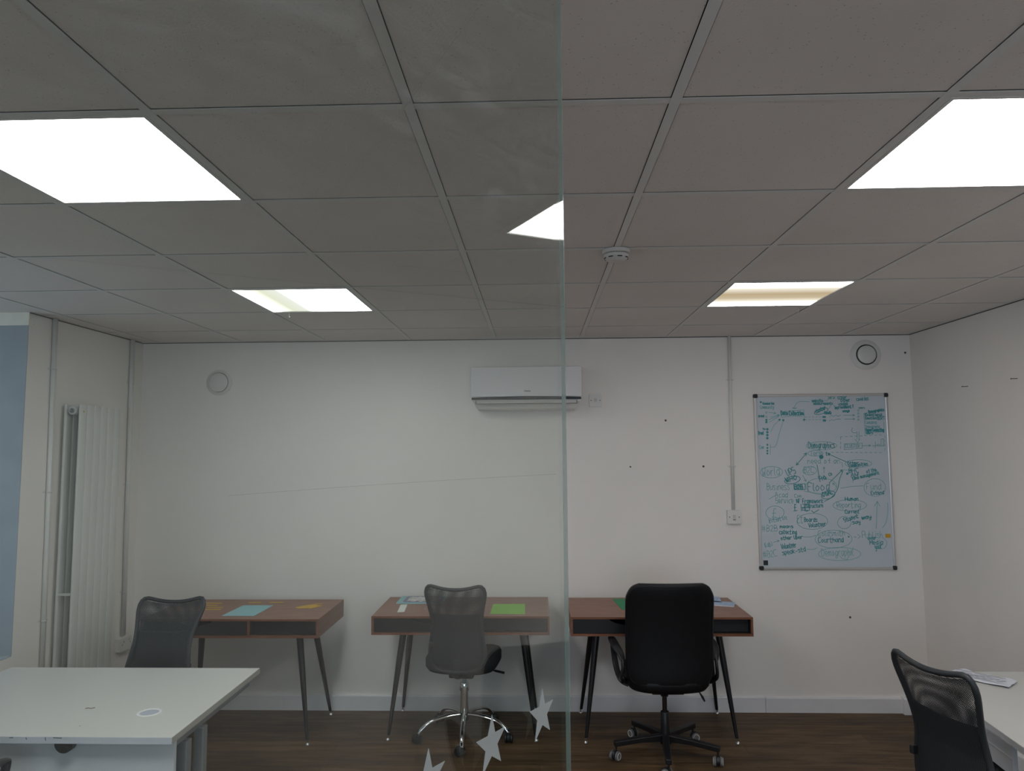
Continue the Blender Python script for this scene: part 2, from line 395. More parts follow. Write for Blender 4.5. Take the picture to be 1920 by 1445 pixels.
# small ceiling hooks
for x, y, lb in ((1.47, 4.05, 'tiny white hook hanging from the ceiling below the band-lit light panel'), (-1.38, 3.98, 'tiny white hook hanging from the ceiling below the yellowish light panel')):
    o = MB().tube([(0, 0, 0), (0, 0, -.02), (.003, 0, -.026), (.006, 0, -.022)], .0014, 6).build('ceiling_hook', M_PLASTIC_W, loc=(x, y, H))
    tag(o, lb, 'hook')

# ------------------------------------------------------------------ back wall fittings
def vent(x, z, R, r, gap, label, ringw):
    t = thing('air_vent', label, 'vent', (x, YB, z), 0, 'round white air vents on the back wall')
    MB().lathe([(R, 0), (R, -.004), (R-.01, -.010), (r+gap+.004, -.018), (r+gap, -.016), (r+gap, -.002)], axis='y').build('vent_ring', M_PLASTIC_W, t, 'auto')
    MB().lathe([(r+gap-.001, -.001), (r+gap-.001, -.006)], axis='y').build('vent_throat', M_RING, t)
    MB().lathe([(r-.006, -.006), (r, -.012), (r, -.02), (r-.006, -.024), (r-.03, -.026), (.001, -.027)], axis='y').build('vent_cap', M_PLASTIC_W, t, 'auto')
vent(2.27, 2.373, .104, .062, .009, 'round white air vent with a dark gap ring above the whiteboard', .01)
vent(-2.233, 2.225, .092, .067, .003, 'round white air vent with a thin ring, on the wall seen through the glass', .003)

# air conditioner
t = thing('air_conditioner', 'long white wall-mounted air conditioner crossed by the edge of the glass', 'air conditioner', (-.064, YB, 2.15))
hw = .371
pr = [(0, .146), (-.17, .146), (-.195, .135), (-.203, .02), (-.203, -.05), (-.198, -.09), (-.15, -.135), (-.08, -.142), (0, -.142)]
cs_ = MB().prism(pr, 'x', -hw, hw); cs_.v = [(x*(.90 if z < -.13 else .975 if z < -.085 else 1), y, z) for x, y, z in cs_.v]
cs_.build('casing', M_PLASTIC_W, t, bevel=.006)
MB().prism([(-.196, .142), (-.2005, .142), (-.2105, .0), (-.2115, -.058), (-.204, -.058)], 'x', -hw+.003, hw-.003).build('front_panel', M_GLOSS_W, t, bevel=.002)
b = MB(); b.prism([(-hw+.006, -.078)]+[(hw-.006, -.078)]+[((hw-.006)*(1-2*i/16), -.064+.008*math.sin(PI*i/16)) for i in range(17)], 'y', -.2135, -.197)
b.build('dark_trim', mat('glossy_black_plastic', (.01, .01, .012), .15), t)
MB().prism([(-.2065, -.083), (-.201, -.103), (-.196, -.103), (-.2, -.083)], 'x', -.335, .335).build('louver', M_PLASTIC_G, t)
b = MB().box((-.338, -.2035, -.106), (.338, -.198, -.1035)).box((-.338, -.2035, -.106), (-.3355, -.199, -.081)).box((.3355, -.2035, -.106), (.338, -.199, -.081))
b.build('louver_gap', M_RING, t)

# ---- stroke lettering used for every piece of writing
GL = {'a': '36 16 04 12 34 36 32', 'b': '08 02 12 34 16 04', 'c': '36 16 04 12 32', 'd': '36 16 04 12 34|38 32', 'e': '04 34 26 06 04 12 32', 'f': '38 27 22|06 36',
 'g': '36 16 04 12 34|36 31 10 01', 'h': '08 02|04 26 34 32', 'i': '16 12|18 18', 'j': '26 21 00', 'k': '08 02|36 04 32', 'l': '08 03 12', 'm': '06 02|05 16 22|25 36 42',
 'n': '06 02|05 26 34 32', 'o': '16 04 12 34 16', 'p': '06 00|06 26 34 12 02', 'q': '36 16 04 12 34|36 30', 'r': '06 02|04 16 36', 's': '36 06 15 33 22 02',
 't': '18 12 32|06 36', 'u': '06 03 12 33|36 32', 'v': '06 12 36', 'w': '06 12 25 32 46', 'x': '06 32|36 02', 'y': '06 13 34|36 20 00', 'z': '06 36 02 32',
 'A': '02 28 42|15 35', 'B': '02 08 28 36 05 35 33 22 02', 'C': '48 18 05 12 42', 'D': '02 08 28 45 22 02', 'E': '38 08 02 32|05 25', 'F': '02 08 38|05 25',
 'G': '48 18 04 12 32 34 24', 'H': '02 08|42 48|05 45', 'I': '12 18', 'K': '08 02|38 05 32', 'L': '08 02 32', 'M': '02 08 24 48 42', 'N': '02 08 32 38', 'O': '28 05 22 45 28',
 'P': '02 08 38 35 05', 'Q': '28 05 22 45 28|33 42', 'R': '02 08 38 35 05 32', 'S': '38 08 05 35 32 02', 'T': '08 48|28 22', 'U': '08 03 22 33 38', 'V': '08 22 48', 'W': '08 12 25 32 48',
 'X': '08 42|48 02', 'Y': '08 25 48|25 22', '2': '07 28 36 02 32', '#': '12 18|32 38|04 44|06 46', '£': '38 18 12|05 35|02 42', '+': '15 35|23 27', '-': '04 34', '(': '28 16 14 22',
 ')': '08 16 14 02', '.': '12 13', '>': '07 35 03', '/': '02 38'}
RX = random.Random(3)
def glyph_strokes(text, x, y, h, w=None, ang=0, jit=.25, smooth=True):
    """polylines of a handwritten text, its baseline starting at (x, y); w = total width"""
    adv = [0]
    for ch in text:
        adv.append(adv[-1]+(2.6 if ch in 'il.I()' else 3 if ch == ' ' else 5.6 if ch in 'mwMWHACDGOTVXY#£' else 4.5))
    k = h/6; kx = (w/adv[-1]) if w else k; out = []
    for ch, a in zip(text, adv):
        if ch not in GL: continue
        for st in GL[ch].split('|'):
            pts = [(float(q[0])+a+RX.uniform(-jit, jit), float(q[1])-2+RX.uniform(-jit, jit)) for q in st.split()]
            if smooth and len(pts) > 2: pts = [(q.x, q.y) for q in catmull([(*q, 0) for q in pts], 3)]
            out.append([(x+(px*kx)*math.cos(ang)-(py*k)*math.sin(ang), y+(px*kx)*math.sin(ang)+(py*k)*math.cos(ang)) for px, py in pts])
    return out
def ribbons(strokes, width, depth, place, lift=(1, -1)):
    """thin raised ribbons; place(u, v, h) -> point"""
    b = MB()
    for st in strokes:
        for (x0, y0), (x1, y1) in zip(st[:-1], st[1:]):
            l = math.hypot(x1-x0, y1-y0)
            if l < 1e-6: x1 += width*.6; l = width*.6
            dx, dy = (x1-x0)/l*width/2, (y1-y0)/l*width/2; n = len(b.v)
            q = [(x0-dx-dy, y0-dy+dx), (x0-dx+dy, y0-dy-dx), (x1+dx+dy, y1+dy-dx), (x1+dx-dy, y1+dy+dx)]
            dj = (len(b.f)*37 % 101)*6e-6
            b.v += [tuple(c+(d_ if i_ == lift[0] else 0) for i_, (c, d_) in enumerate(zip(place(u, v, depth), (lift[1]*dj,)*3))) for u, v in q]; b.f.append((n, n+1, n+2, n+3))
    return b
ribbons(glyph_strokes('Hisense', -.012, -.026, .0105, .042, 0, 0, False), .0018, 0, lambda u, v, h: (u, -.2112, v)).build('maker_mark', mat('grey_print', (.05, .055, .06), .5), t, recalc=False)

# switch plates and conduits
def plate(t, w, h, d, axis='y', rocker='round'):
    MB().prism(rrect(-w/2, -h/2, w/2, h/2, .006), 'y', -d, 0).build('face_plate', M_PLASTIC_W, t, bevel=.002)
    for sx in (-1, 1): MB().lathe([(.0035, -d-.0006), (.0035, -d+.001)], (sx*w*.35, 0, 0), 'y', 10).build('screw', M_RING, t)
t = thing('wall_socket', 'flat white square wall plate right beside the air conditioner', 'wall socket', (.4125, YB, 2.075))
plate(t, .088, .088, .009)
MB().lathe([(.011, -.0125), (.012, -.009)], (0, 0, .004), 'y', 20).build('flex_outlet', M_PLASTIC_G, t, 'auto')
t = thing('fused_switch', 'white square fused switch at the bottom of the conduit left of the whiteboard', 'switch', (1.33, YB, 1.277))
plate(t, .09, .09, .036)
MB().box((-.009, -.041, -.014), (.009, -.036, .014)).build('rocker', M_PLASTIC_G, t, bevel=.001)
MB().box((-.0095, -.0367, -.0205), (.0095, -.0358, -.0165)).build('neon_indicator', M_RING, t)
def conduit(top, bot, r, clips, name, label, axis, loc_clip, kind='conduit'):
    t = thing(name, label, 'pipe', top, 0)
    T0 = Vector(top); B0 = Vector(bot)
    MB().tube([(0, 0, 0), (B0-T0)*.5, B0-T0], r, 16).build('pipe', M_PLASTIC_W, t, True)
    for z in clips:
        f = (T0.z-z)/(T0.z-B0.z); p = (B0-T0)*f; b = MB()
        if axis == 'y':
            b.tube([(p.x+(r+.003)*math.cos(a), p.y+(r+.003)*math.sin(a), p.z) for a in [-PI*k/8 for k in range(9)]], .003, 6)
            b.box((p.x-r-.016, r-.002, p.z-.006), (p.x-r+.002, r+.001, p.z+.006)).box((p.x+r-.002, r-.002, p.z-.006), (p.x+r+.016, r+.001, p.z+.006))
        else:
            b.tube([(p.x+(r+.003)*math.sin(a), p.y+(r+.003)*math.cos(a), p.z) for a in [PI*k/8 for k in range(9)]], .003, 6)
            b.box((-r-.001, p.y-r-.016, p.z-.006), (-r+.002, p.y-r+.002, p.z+.006)).box((-r-.001, p.y+r-.002, p.z-.006), (-r+.002, p.y+r+.016, p.z+.006))
        b.build('pipe_clip', M_PLASTIC_W, t)
conduit((1.342, YB-.0115, H-.002), (1.331, YB-.0115, 1.323), .0115, (2.209, 1.616), 'wall_conduit', 'thin white vertical conduit running down the back wall to the fused switch', 'y', 0)
conduit((XL+.0135, 4.063, H-.002), (XL+.0135, 4.10, .1), .0135, (2.218, 1.517, .80), 'wall_conduit', 'thin white vertical pipe between the window recess and the radiator', 'x', 0)
conduit((XL+.0155, 4.868, H-.002), (XL+.0155, 4.892, .522), .0155, (2.215, 1.522, .807), 'wall_conduit', 'thin white vertical pipe between the radiator and the corner', 'x', 0)
t = thing('double_socket', 'white double socket box on the side wall at the foot of the corner pipe', 'wall socket', (XL, 4.897, .468), PI/2)
plate(t, .135, .09, .038)
for s in (-1, 1): MB().box((s*.032-.007, -.042, .012), (s*.032+.007, -.038, .026)).build('rocker', M_PLASTIC_G, t, bevel=.001)

# radiator
t = thing('radiator', 'tall white flat-panel vertical radiator on the left side wall', 'radiator', (XL, 4.165, .2))
HH = 1.82
b = MB()
for k in range(6): b.prism(rrect(.108, k*.0695, .122, k*.0695+.0665, .006, 3), 'z', 0, HH-.0015*k)
b.build('front_panels', M_RAD, t, 'auto')
b = MB()
for k in range(6): b.prism(rrect(.02, k*.0695, .036, k*.0695+.0665, .007, 3), 'z', 0, HH-.0015*k)
b.build('rear_panels', M_RAD, t, 'auto')
for z in (.035, HH-.035): MB().tube([(.072, .0, z), (.072, .2, z), (.072, .412, z)], .024, 20).build('header_pipe', M_RAD, t, 'auto')
MB().lathe([(.014, -.001), (.0145, -.006), (.009, -.008), (.004, -.004)], (.072, 0, HH-.035), 'y', 18).build('bleed_plug', M_GREY_STEEL, t, 'auto')
MB().lathe([(.017, 0), (.017, .006)], (.072, 0, .04), 'y', 18, -1).build('bottom_plug', M_GREY_STEEL, t, 'auto')
MB().prism([(.024, HH-.047), (.038, HH-.04), (.024, HH-.033)], 'x', .1225, .123).build('arrow_sticker', mat('yellow_sticker', (.5, .42, .04), .6), t)
for z in (.3, 1.5):
    for y in (.1, .28): MB().box((0.0005, y, z), (.02, y+.04, z+.04)).build('wall_bracket', M_RAD, t)
MB().tube([(.072, .03, .012), (.072, .03, -.08), (.03, .03, -.1), (.003, .03, -.1)], .008, 10).build('valve_pipe', M_PLASTIC_W, t, True)
MB().box((.036, .002, .72), (.108, .006, .735)).build('spacer', M_RAD, t)

# nails, holes and a long pencil scuff on the walls
for x, z, lb in ((2.538, 2.385, 'small dark screw hole right of the round vent above the whiteboard'), (.892, 1.933, 'small dark dot on the wall below and right of the air conditioner'),
                 (.644, 1.617, 'faint small dot on the bare wall right of the glass edge'), (1.141, 1.617, 'small dark plug hole in the wall left of the conduit clip'), (2.082, .611, 'small dark dot low on the wall below the whiteboard')):
    r = .006 if x < .8 else .0075
    tag(MB().lathe([(r, .0), (r, .0012), (r*.4, .002)], axis='y', seg=12, sgn=-1).build('screw_hole', M_HOLE, loc=(x, YB, z)), lb, 'hole')
for y, z, lb in ((4.393, 2.097, 'thin nail sticking out of the right wall, the one nearer the corner'), (3.946, 2.10, 'thin nail sticking out of the right wall, the one nearer the photo edge')):
    tag(MB().tube([(0, 0, 0), (-.03, -.0, -.001), (-.034, 0, -.001)], .0018, 6).tube([(-.034, 0, -.001), (-.036, 0, -.001)], .0035, 8).build('wall_nail', M_HOLE, loc=(XR, y, z)), lb, 'nail')
st = []; q = Vector((-2.20, 0, 1.43)); e = Vector((.13, 0, 1.571)); n = 46
for k in range(n):
    a, c = k/n, (k+1)/n
    w = lambda f: (q.x+(e.x-q.x)*f, q.z+(e.z-q.z)*f+.008*math.sin(f*PI))
    st.append(w(c))
tag(ribbons([st], .0016, 0, lambda u, v, h: (u, YB-.0006, v)).build('wall_scratch', M_PENCIL, recalc=False), 'long faint grey scratch rising across the wall seen through the glass', 'scratch')

# ------------------------------------------------------------------ whiteboard
BX0, BX1, BZ0, BZ1 = 1.493, 2.397, .925, 2.106
t = thing('whiteboard', 'portrait whiteboard covered in teal handwriting on the back wall', 'whiteboard', ((BX0+BX1)/2, YB, (BZ0+BZ1)/2))
bw, bh = (BX1-BX0)/2, (BZ1-BZ0)/2
MB().box((-bw+.01, -.014, -bh+.01), (bw-.01, 0, bh-.01)).build('board_surface', M_BOARD, t)
for nm, q in (('bottom', (-bw, -bh, bw, -bh+.018)), ('top', (-bw, bh-.018, bw, bh)), ('left', (-bw, -bh+.018, -bw+.018, bh-.018)), ('right', (bw-.018, -bh+.018, bw, bh-.018))):
    MB().box((q[0], -.02, q[1]), (q[2], 0, q[3])).build('frame_rail', M_ALU, t, bevel=.004)
for sx in (-1, 1):
    for sz in (-1, 1):
        c = MB().prism(rrect(min(sx*(bw-.026), sx*(bw+.002)), min(sz*(bh-.026), sz*(bh+.002)), max(sx*(bw-.026), sx*(bw+.002)), max(sz*(bh-.026), sz*(bh+.002)), .008, 4), 'y', -.023, -.0).build('corner_cap', M_BLACK_PLASTIC, t, bevel=.002)
MB().box((-bw+.026, -.0152, -bh+.03), (-bw+.056, -.0138, -bh+.062)).build('black_sticker', M_BLACK_PLASTIC, t)
# writing: u,v in px of three enlarged notes sheets (scale .151 px) -> board metres, bilinear between its corners
def to_board(px, py):
    v = (py-739)/328.5
    xl = 1411+14*v; xr = 1661+18.5*v
    u = (px-xl)/(xr-xl); return (-bw+2*bw*u, bh-2*bh*v)
def S(ox, oy, k=.15104): return lambda x, y: to_board(ox+x*k, oy+y*k)
A_, B_, D_ = S(1400, 730), S(1400, 840), S(1400, 930)
UM = 3.6e-3*.15104      # metres per sheet px, roughly
heavy, light = [], []
def W_(sh, txt, x, y, w, h, ang=0, bold=0):
    u, v = sh(x, y); s = glyph_strokes(txt, u, v, h*UM*1.15, w*UM, ang, .35)
    (heavy if bold else light).extend(s)
    if bold > 1:
        heavy.extend([[(a+.0015, c-.001) for a, c in q] for q in glyph_strokes(txt, u, v, h*UM, w*UM, ang, .6)])
def Lp(sh, pts, bold=0, sm=False):
    p = [sh(*q) for q in pts]
    if sm: p = [(q.x, q.y) for q in catmull([(*q, 0) for q in p], 5)]
    (heavy if bold else light).append(p)
def oval(sh, x0, y0, x1, y1, bold=0, rot=0):
    cx, cy, rx, ry = (x0+x1)/2, (y0+y1)/2, (x1-x0)/2, (y1-y0)/2
    Lp(sh, [(cx+rx*math.cos(a)*math.cos(rot)-ry*math.sin(a)*math.sin(rot), cy+rx*math.cos(a)*math.sin(rot)+ry*math.sin(a)*math.cos(rot)) for a in [i*2*PI/20 for i in range(22)]], bold)
def arrow(sh, a, c, bold=0, s=26, both=False):
    Lp(sh, [a, c], bold); l = math.atan2(c[1]-a[1], c[0]-a[0])
    Lp(sh, [(c[0]-s*math.cos(l-.5), c[1]-s*math.sin(l-.5)), c, (c[0]-s*math.cos(l+.5), c[1]-s*math.sin(l+.5))], bold)
    if both: Lp(sh, [(a[0]+s*math.cos(l-.5), a[1]+s*math.sin(l-.5)), a, (a[0]+s*math.cos(l+.5), a[1]+s*math.sin(l+.5))], bold)
def blob(sh, x, y, r, fill=1):
    for k in ((1, .6, .25) if fill else (1,)): oval(sh, x-r*k, y-r*k, x+r*k, y+r*k, fill)
def dashes(sh, a, c, n):
    for i in range(n):
        f, g_ = i/n, (i+.5)/n
        Lp(sh, [(a[0]+(c[0]-a[0])*f, a[1]+(c[1]-a[1])*f), (a[0]+(c[0]-a[0])*g_, a[1]+(c[1]-a[1])*g_)])
W_(A_, 'Summarise', 190, 188, 145, 22, 0, 1); W_(A_, 'Community', 155, 240, 180, 34)
blob(A_, 163, 158, 8); blob(A_, 235, 288, 10, 0); blob(A_, 235, 343, 10, 0); blob(A_, 235, 383, 9); blob(A_, 235, 410, 10)
W_(A_, 'brand', 140, 345, 70, 22, 0, 1); arrow(A_, (265, 290), (352, 300)); arrow(A_, (285, 350), (395, 320)); arrow(A_, (265, 382), (395, 325)); Lp(A_, [(275, 410), (390, 340)])
W_(A_, 'Data Collection', 415, 322, 285, 42, 0, 2); Lp(A_, [(412, 283), (560, 268), (700, 262), (706, 375)]); Lp(A_, [(412, 283), (420, 350), (560, 335), (680, 342)])
Lp(A_, [(765, 158), (650, 155), (605, 180), (575, 232)], 0, True); Lp(A_, [(560, 235), (585, 240), (605, 232)], 1)
W_(A_, 'website', 800, 162, 140, 28, 0, 1); Lp(A_, [(945, 152), (1000, 140)]); W_(A_, 'measurements', 820, 195, 240, 24, 0, 1)
W_(A_, '>F>', 1000, 130, 90, 30, 0, 1); W_(A_, 'User', 1120, 128, 120, 36, .05, 1); W_(A_, 'Other', 1155, 165, 120, 32, .06, 1); W_(A_, 'usage', 1130, 208, 120, 30, .05, 1)
W_(A_, 'improvement F', 1080, 252, 245, 30, .06, 1); W_(A_, 'usage', 1180, 292, 90, 24, .05, 1); W_(A_, 'cookies', 1350, 152, 155, 34, .08, 1); Lp(A_, [(1060, 200), (1100, 245)]); Lp(A_, [(1040, 195), (1005, 250)])
oval(A_, 825, 245, 1000, 312, 1, -.3); W_(A_, 'cluster', 850, 300, 140, 36, .4, 2); W_(A_, 'BandD', 955, 312, 85, 26, 0, 2)
dashes(A_, (715, 350), (930, 350), 5); dashes(A_, (715, 385), (930, 385), 5); blob(A_, 702, 385, 8)
oval(A_, 930, 342, 970, 360, 1); oval(A_, 935, 348, 965, 356, 1); oval(A_, 935, 384, 972, 406, 1); oval(A_, 940, 390, 966, 400, 1)
Lp(A_, [(1015, 350), (1045, 330), (1065, 348), (1095, 328), (1120, 346), (1155, 330)]); Lp(A_, [(1015, 402), (1045, 385), (1070, 396), (1110, 380), (1155, 380)])
arrow(A_, (1190, 332), (1325, 332)); arrow(A_, (1200, 380), (1328, 380)); W_(A_, 'users', 1378, 250, 75, 20)
for y in (272, 312, 350, 388): blob(A_, 1372, y, 9, 0)
W_(A_, 'Demographics', 1500, 305, 195, 26, .14, 2); Lp(A_, [(1440, 310), (1455, 585)], 0); Lp(A_, [(1440, 310), (1500, 300)])
W_(A_, '(Questions)', 1450, 342, 220, 28, 0, 1); W_(A_, 'Emotion', 1460, 384, 140, 26, 0, 1); W_(A_, 'BERT', 1605, 388, 100, 34, 0, 1); W_(A_, 'Concerns', 1460, 440, 145, 30); W_(A_, 'Demographic', 1465, 490, 180, 24)
W_(A_, 'HyperConnecting', 1465, 535, 225, 32, 0, 2); W_(A_, 'Users', 1470, 568, 85, 24, 0, 1); Lp(A_, [(1685, 420), (1690, 540), (1470, 560)])
for y in (500, 537, 573, 612): blob(A_, 248, y, 11)
W_(A_, 'Brand', 140, 565, 62, 34, 0, 1); W_(A_, 'Tv', 190, 506, 40, 16, 0, 1); W_(A_, 'Com', 150, 742, 60, 34)
for y in (695, 735, 770, 803): blob(A_, 250, y, 7)
Lp(A_, [(285, 685), (285, 815)]); Lp(A_, [(285, 722), (335, 722), (365, 680), (395, 560), (445, 395)], 0, True); Lp(A_, [(290, 530), (330, 450), (395, 385)]); blob(A_, 398, 382, 9); blob(A_, 445, 388, 9)
dashes(A_, (1150, 603), (1690, 580), 9); dashes(A_, (1155, 610), (1155, 775), 3); dashes(A_, (1040, 795), (1690, 802), 11); dashes(A_, (1700, 590), (1700, 800), 4)
Lp(A_, [(1200, 690), (1420, 682), (1420, 745), (1200, 760), (1200, 690)]); W_(A_, 'CLUSTER', 1215, 735, 180, 32); arrow(A_, (1425, 715), (1525, 712))
Lp(A_, [(1550, 715), (1690, 720)]); Lp(A_, [(1582, 665), (1582, 745)]); Lp(A_, [(1605, 715), (1605, 700), (1630, 700), (1630, 715)]); Lp(A_, [(1652, 718), (1652, 632), (1685, 632), (1685, 720)])
Lp(A_, [(1300, 490), (1290, 525), (1310, 552), (1350, 550)], 0, True); Lp(A_, [(1357, 540), (1357, 635)]); Lp(A_, [(1380, 540), (1380, 635)]); Lp(A_, [(1335, 635), (1365, 675), (1390, 632)])
oval(A_, 730, 660, 1110, 762); W_(A_, 'Demographics', 760, 738, 330, 60, 0, 1); oval(A_, 750, 770, 940, 840); W_(A_, 'Term', 780, 830, 160, 46); W_(A_, 'to', 975, 830, 60, 36, 0, 1); blob(A_, 918, 850, 22)
W_(A_, 'need of an', 750, 932, 410, 52); arrow(A_, (735, 800), (610, 950), 1, 34, True); arrow(A_, (1230, 915), (1000, 812), 1); Lp(A_, [(1170, 915), (1180, 975)])
oval(A_, 165, 965, 440, 1108); W_(A_, 'World', 190, 1082, 230, 84, .04); W_(A_, 'UPS', 505, 1085, 120, 66, .35, 1); oval(A_, 465, 1090, 660, 1180, 1, -.2); W_(A_, 'WHO', 485, 1160, 155, 46, .28, 2)
oval(A_, 690, 968, 862, 1072); W_(A_, 'B2C', 705, 1045, 140, 60); arrow(A_, (865, 950), (895, 1110), 1); arrow(A_, (952, 1050), (952, 975)); W_(A_, 'HQ', 905, 1150, 85, 44, .3, 2); W_(A_, 'co', 1015, 1085, 50, 34, .3, 1)
arrow(A_, (1020, 1170), (1178, 1012), 1); Lp(A_, [(1190, 1015), (1290, 1015)]); oval(A_, 1210, 888, 1540, 985); W_(A_, 'Other', 1240, 950, 150, 32, .03, 1); W_(A_, 'communities', 1262, 982, 240, 34, .1, 1)
W_(A_, 'BHC', 1262, 1050, 130, 42, .06, 1); W_(A_, 'AM', 1285, 1100, 100, 40, 0, 1); W_(A_, 'time management', 1305, 1140, 345, 32, .22, 1); W_(A_, 'of the', 1480, 1055, 130, 36, .2, 1); blob(A_, 1240, 1060, 10); Lp(A_, [(1308, 1090), (1308, 1170)])
oval(B_, 728, 385, 1110, 585); W_(B_, 'Flood', 760, 540, 280, 84, 0, 1); W_(B_, 'Business', 250, 525, 290, 62, 0); W_(B_, 'B2B', 590, 515, 110, 44, 0, 2); Lp(B_, [(580, 460), (720, 455), (720, 525), (585, 525), (580, 460)], 1)
W_(B_, 'Acad', 350, 620, 165, 52); W_(B_, 'Com', 590, 622, 95, 34); W_(B_, 'Service', 360, 690, 225, 54); W_(B_, 'NF Framework', 615, 690, 335, 42, 0, 1)
oval(B_, 920, 545, 1092, 640, 1, -.25); W_(B_, 'GOAL', 940, 615, 135, 44, .3, 2); Lp(B_, [(1158, 512), (1300, 488), (1438, 484)]); Lp(B_, [(1185, 300), (1145, 400), (1120, 520), (1050, 620), (960, 672)], 1, True)
arrow(B_, (690, 350), (730, 425)); arrow(B_, (1110, 500), (1060, 445)); Lp(B_, [(710, 548), (800, 562), (920, 580)]); Lp(B_, [(275, 640), (345, 600)])
oval(B_, 1445, 395, 1712, 612); W_(B_, 'Fund', 1480, 530, 190, 64); W_(B_, 'Extend', 1535, 592, 165, 36, .04, 1)
W_(B_, 'Human', 1215, 662, 170, 36, 0, 1); oval(B_, 1065, 652, 1480, 792); W_(B_, 'Reporting', 1115, 750, 300, 56)
oval(D_, 235, 130, 462, 298); W_(D_, '£', 320, 270, 80, 92); W_(D_, 'Initiative', 275, 340, 240, 48, .2)
W_(D_, '£ HE', 585, 190, 190, 66, 0, 1); W_(D_, 'Structure', 740, 155, 210, 36, .05, 1); Lp(D_, [(690, 110), (775, 105), (775, 185), (690, 185), (690, 150), (780, 150)], 1); Lp(D_, [(800, 190), (830, 215), (890, 180)], 1)
oval(D_, 620, 222, 1002, 420); W_(D_, 'Et', 630, 335, 75, 76); W_(D_, 'Boards', 715, 325, 165, 42, 0, 1); W_(D_, 'Volunteer', 768, 395, 220, 44, .08, 1)
W_(D_, 'Current', 1215, 222, 180, 34, 0, 1); oval(D_, 1122, 262, 1290, 412); W_(D_, 'Student', 1210, 330, 190, 40, .3, 1); W_(D_, 'way', 1420, 300, 130, 40, .12, 2); W_(D_, 'say', 1310, 355, 105, 34, .1, 1)
arrow(D_, (1597, 410), (1610, 78), 0, 70); Lp(D_, [(1675, 405), (1720, 330), (1740, 200), (1738, 100)], 0, True)
W_(D_, '#B2B', 190, 440, 200, 62, 0, 0); W_(D_, 'means', 412, 400, 170, 30, 0, 1); W_(D_, 'collecting', 405, 475, 220, 42, 0, 1); W_(D_, 'other Uber', 425, 545, 275, 36, .05, 1)
W_(D_, '(lab)', 225, 640, 110, 48, .2); arrow(D_, (335, 575), (402, 555)); W_(D_, '#B2C', 215, 765, 180, 66, .15); W_(D_, 'Volunteer', 432, 655, 190, 48, .12, 1); W_(D_, 'speak-std', 445, 730, 300, 44, .16, 1)
Lp(D_, [(700, 510), (790, 512), (855, 490)], 0, True); Lp(D_, [(745, 660), (820, 665), (870, 645)], 0, True)
oval(D_, 845, 430, 1302, 648); W_(D_, 'Goldsmith', 885, 505, 335, 56, .03); W_(D_, 'Courthand', 885, 580, 320, 50, .02, 1); blob(D_, 1260, 510, 5)
W_(D_, '->', 1325, 540, 90, 60); W_(D_, 'Publish', 1430, 525, 260, 66); W_(D_, 'over', 1500, 548, 110, 34, .05, 1); W_(D_, 'Media', 1520, 605, 170, 44, 0, 1); W_(D_, 'your', 1590, 665, 90, 48, .2, 1)
Lp(D_, [(1690, 530), (1730, 580), (1700, 650), (1610, 650), (1575, 600)], 0, True); oval(D_, 888, 640, 1412, 800); W_(D_, 'Demographx', 930, 745, 395, 70, .02); Lp(D_, [(1150, 740), (1180, 775), (1240, 790), (1320, 640)])
ribbons(heavy, .0044, 0, lambda u, v, h: (u, -.0146, v)).build('bold_handwriting', M_INK, t, recalc=False)
ribbons(light, .0032, 0, lambda u, v, h: (u, -.0145, v)).build('faint_handwriting', M_INK_L, t, recalc=False)
u, v = D_(1742, 500)
tag(MB().box((-.017, -.002, -.013), (.017, 0, .013)).build('sticky_note', mat('orange_yellow_paper', (.62, .36, .03), .7), loc=(((BX0+BX1)/2+u), YB-.0148, (BZ0+BZ1)/2+v)), 'small orange-yellow sticky note at the lower right edge of the whiteboard', 'sticky note')

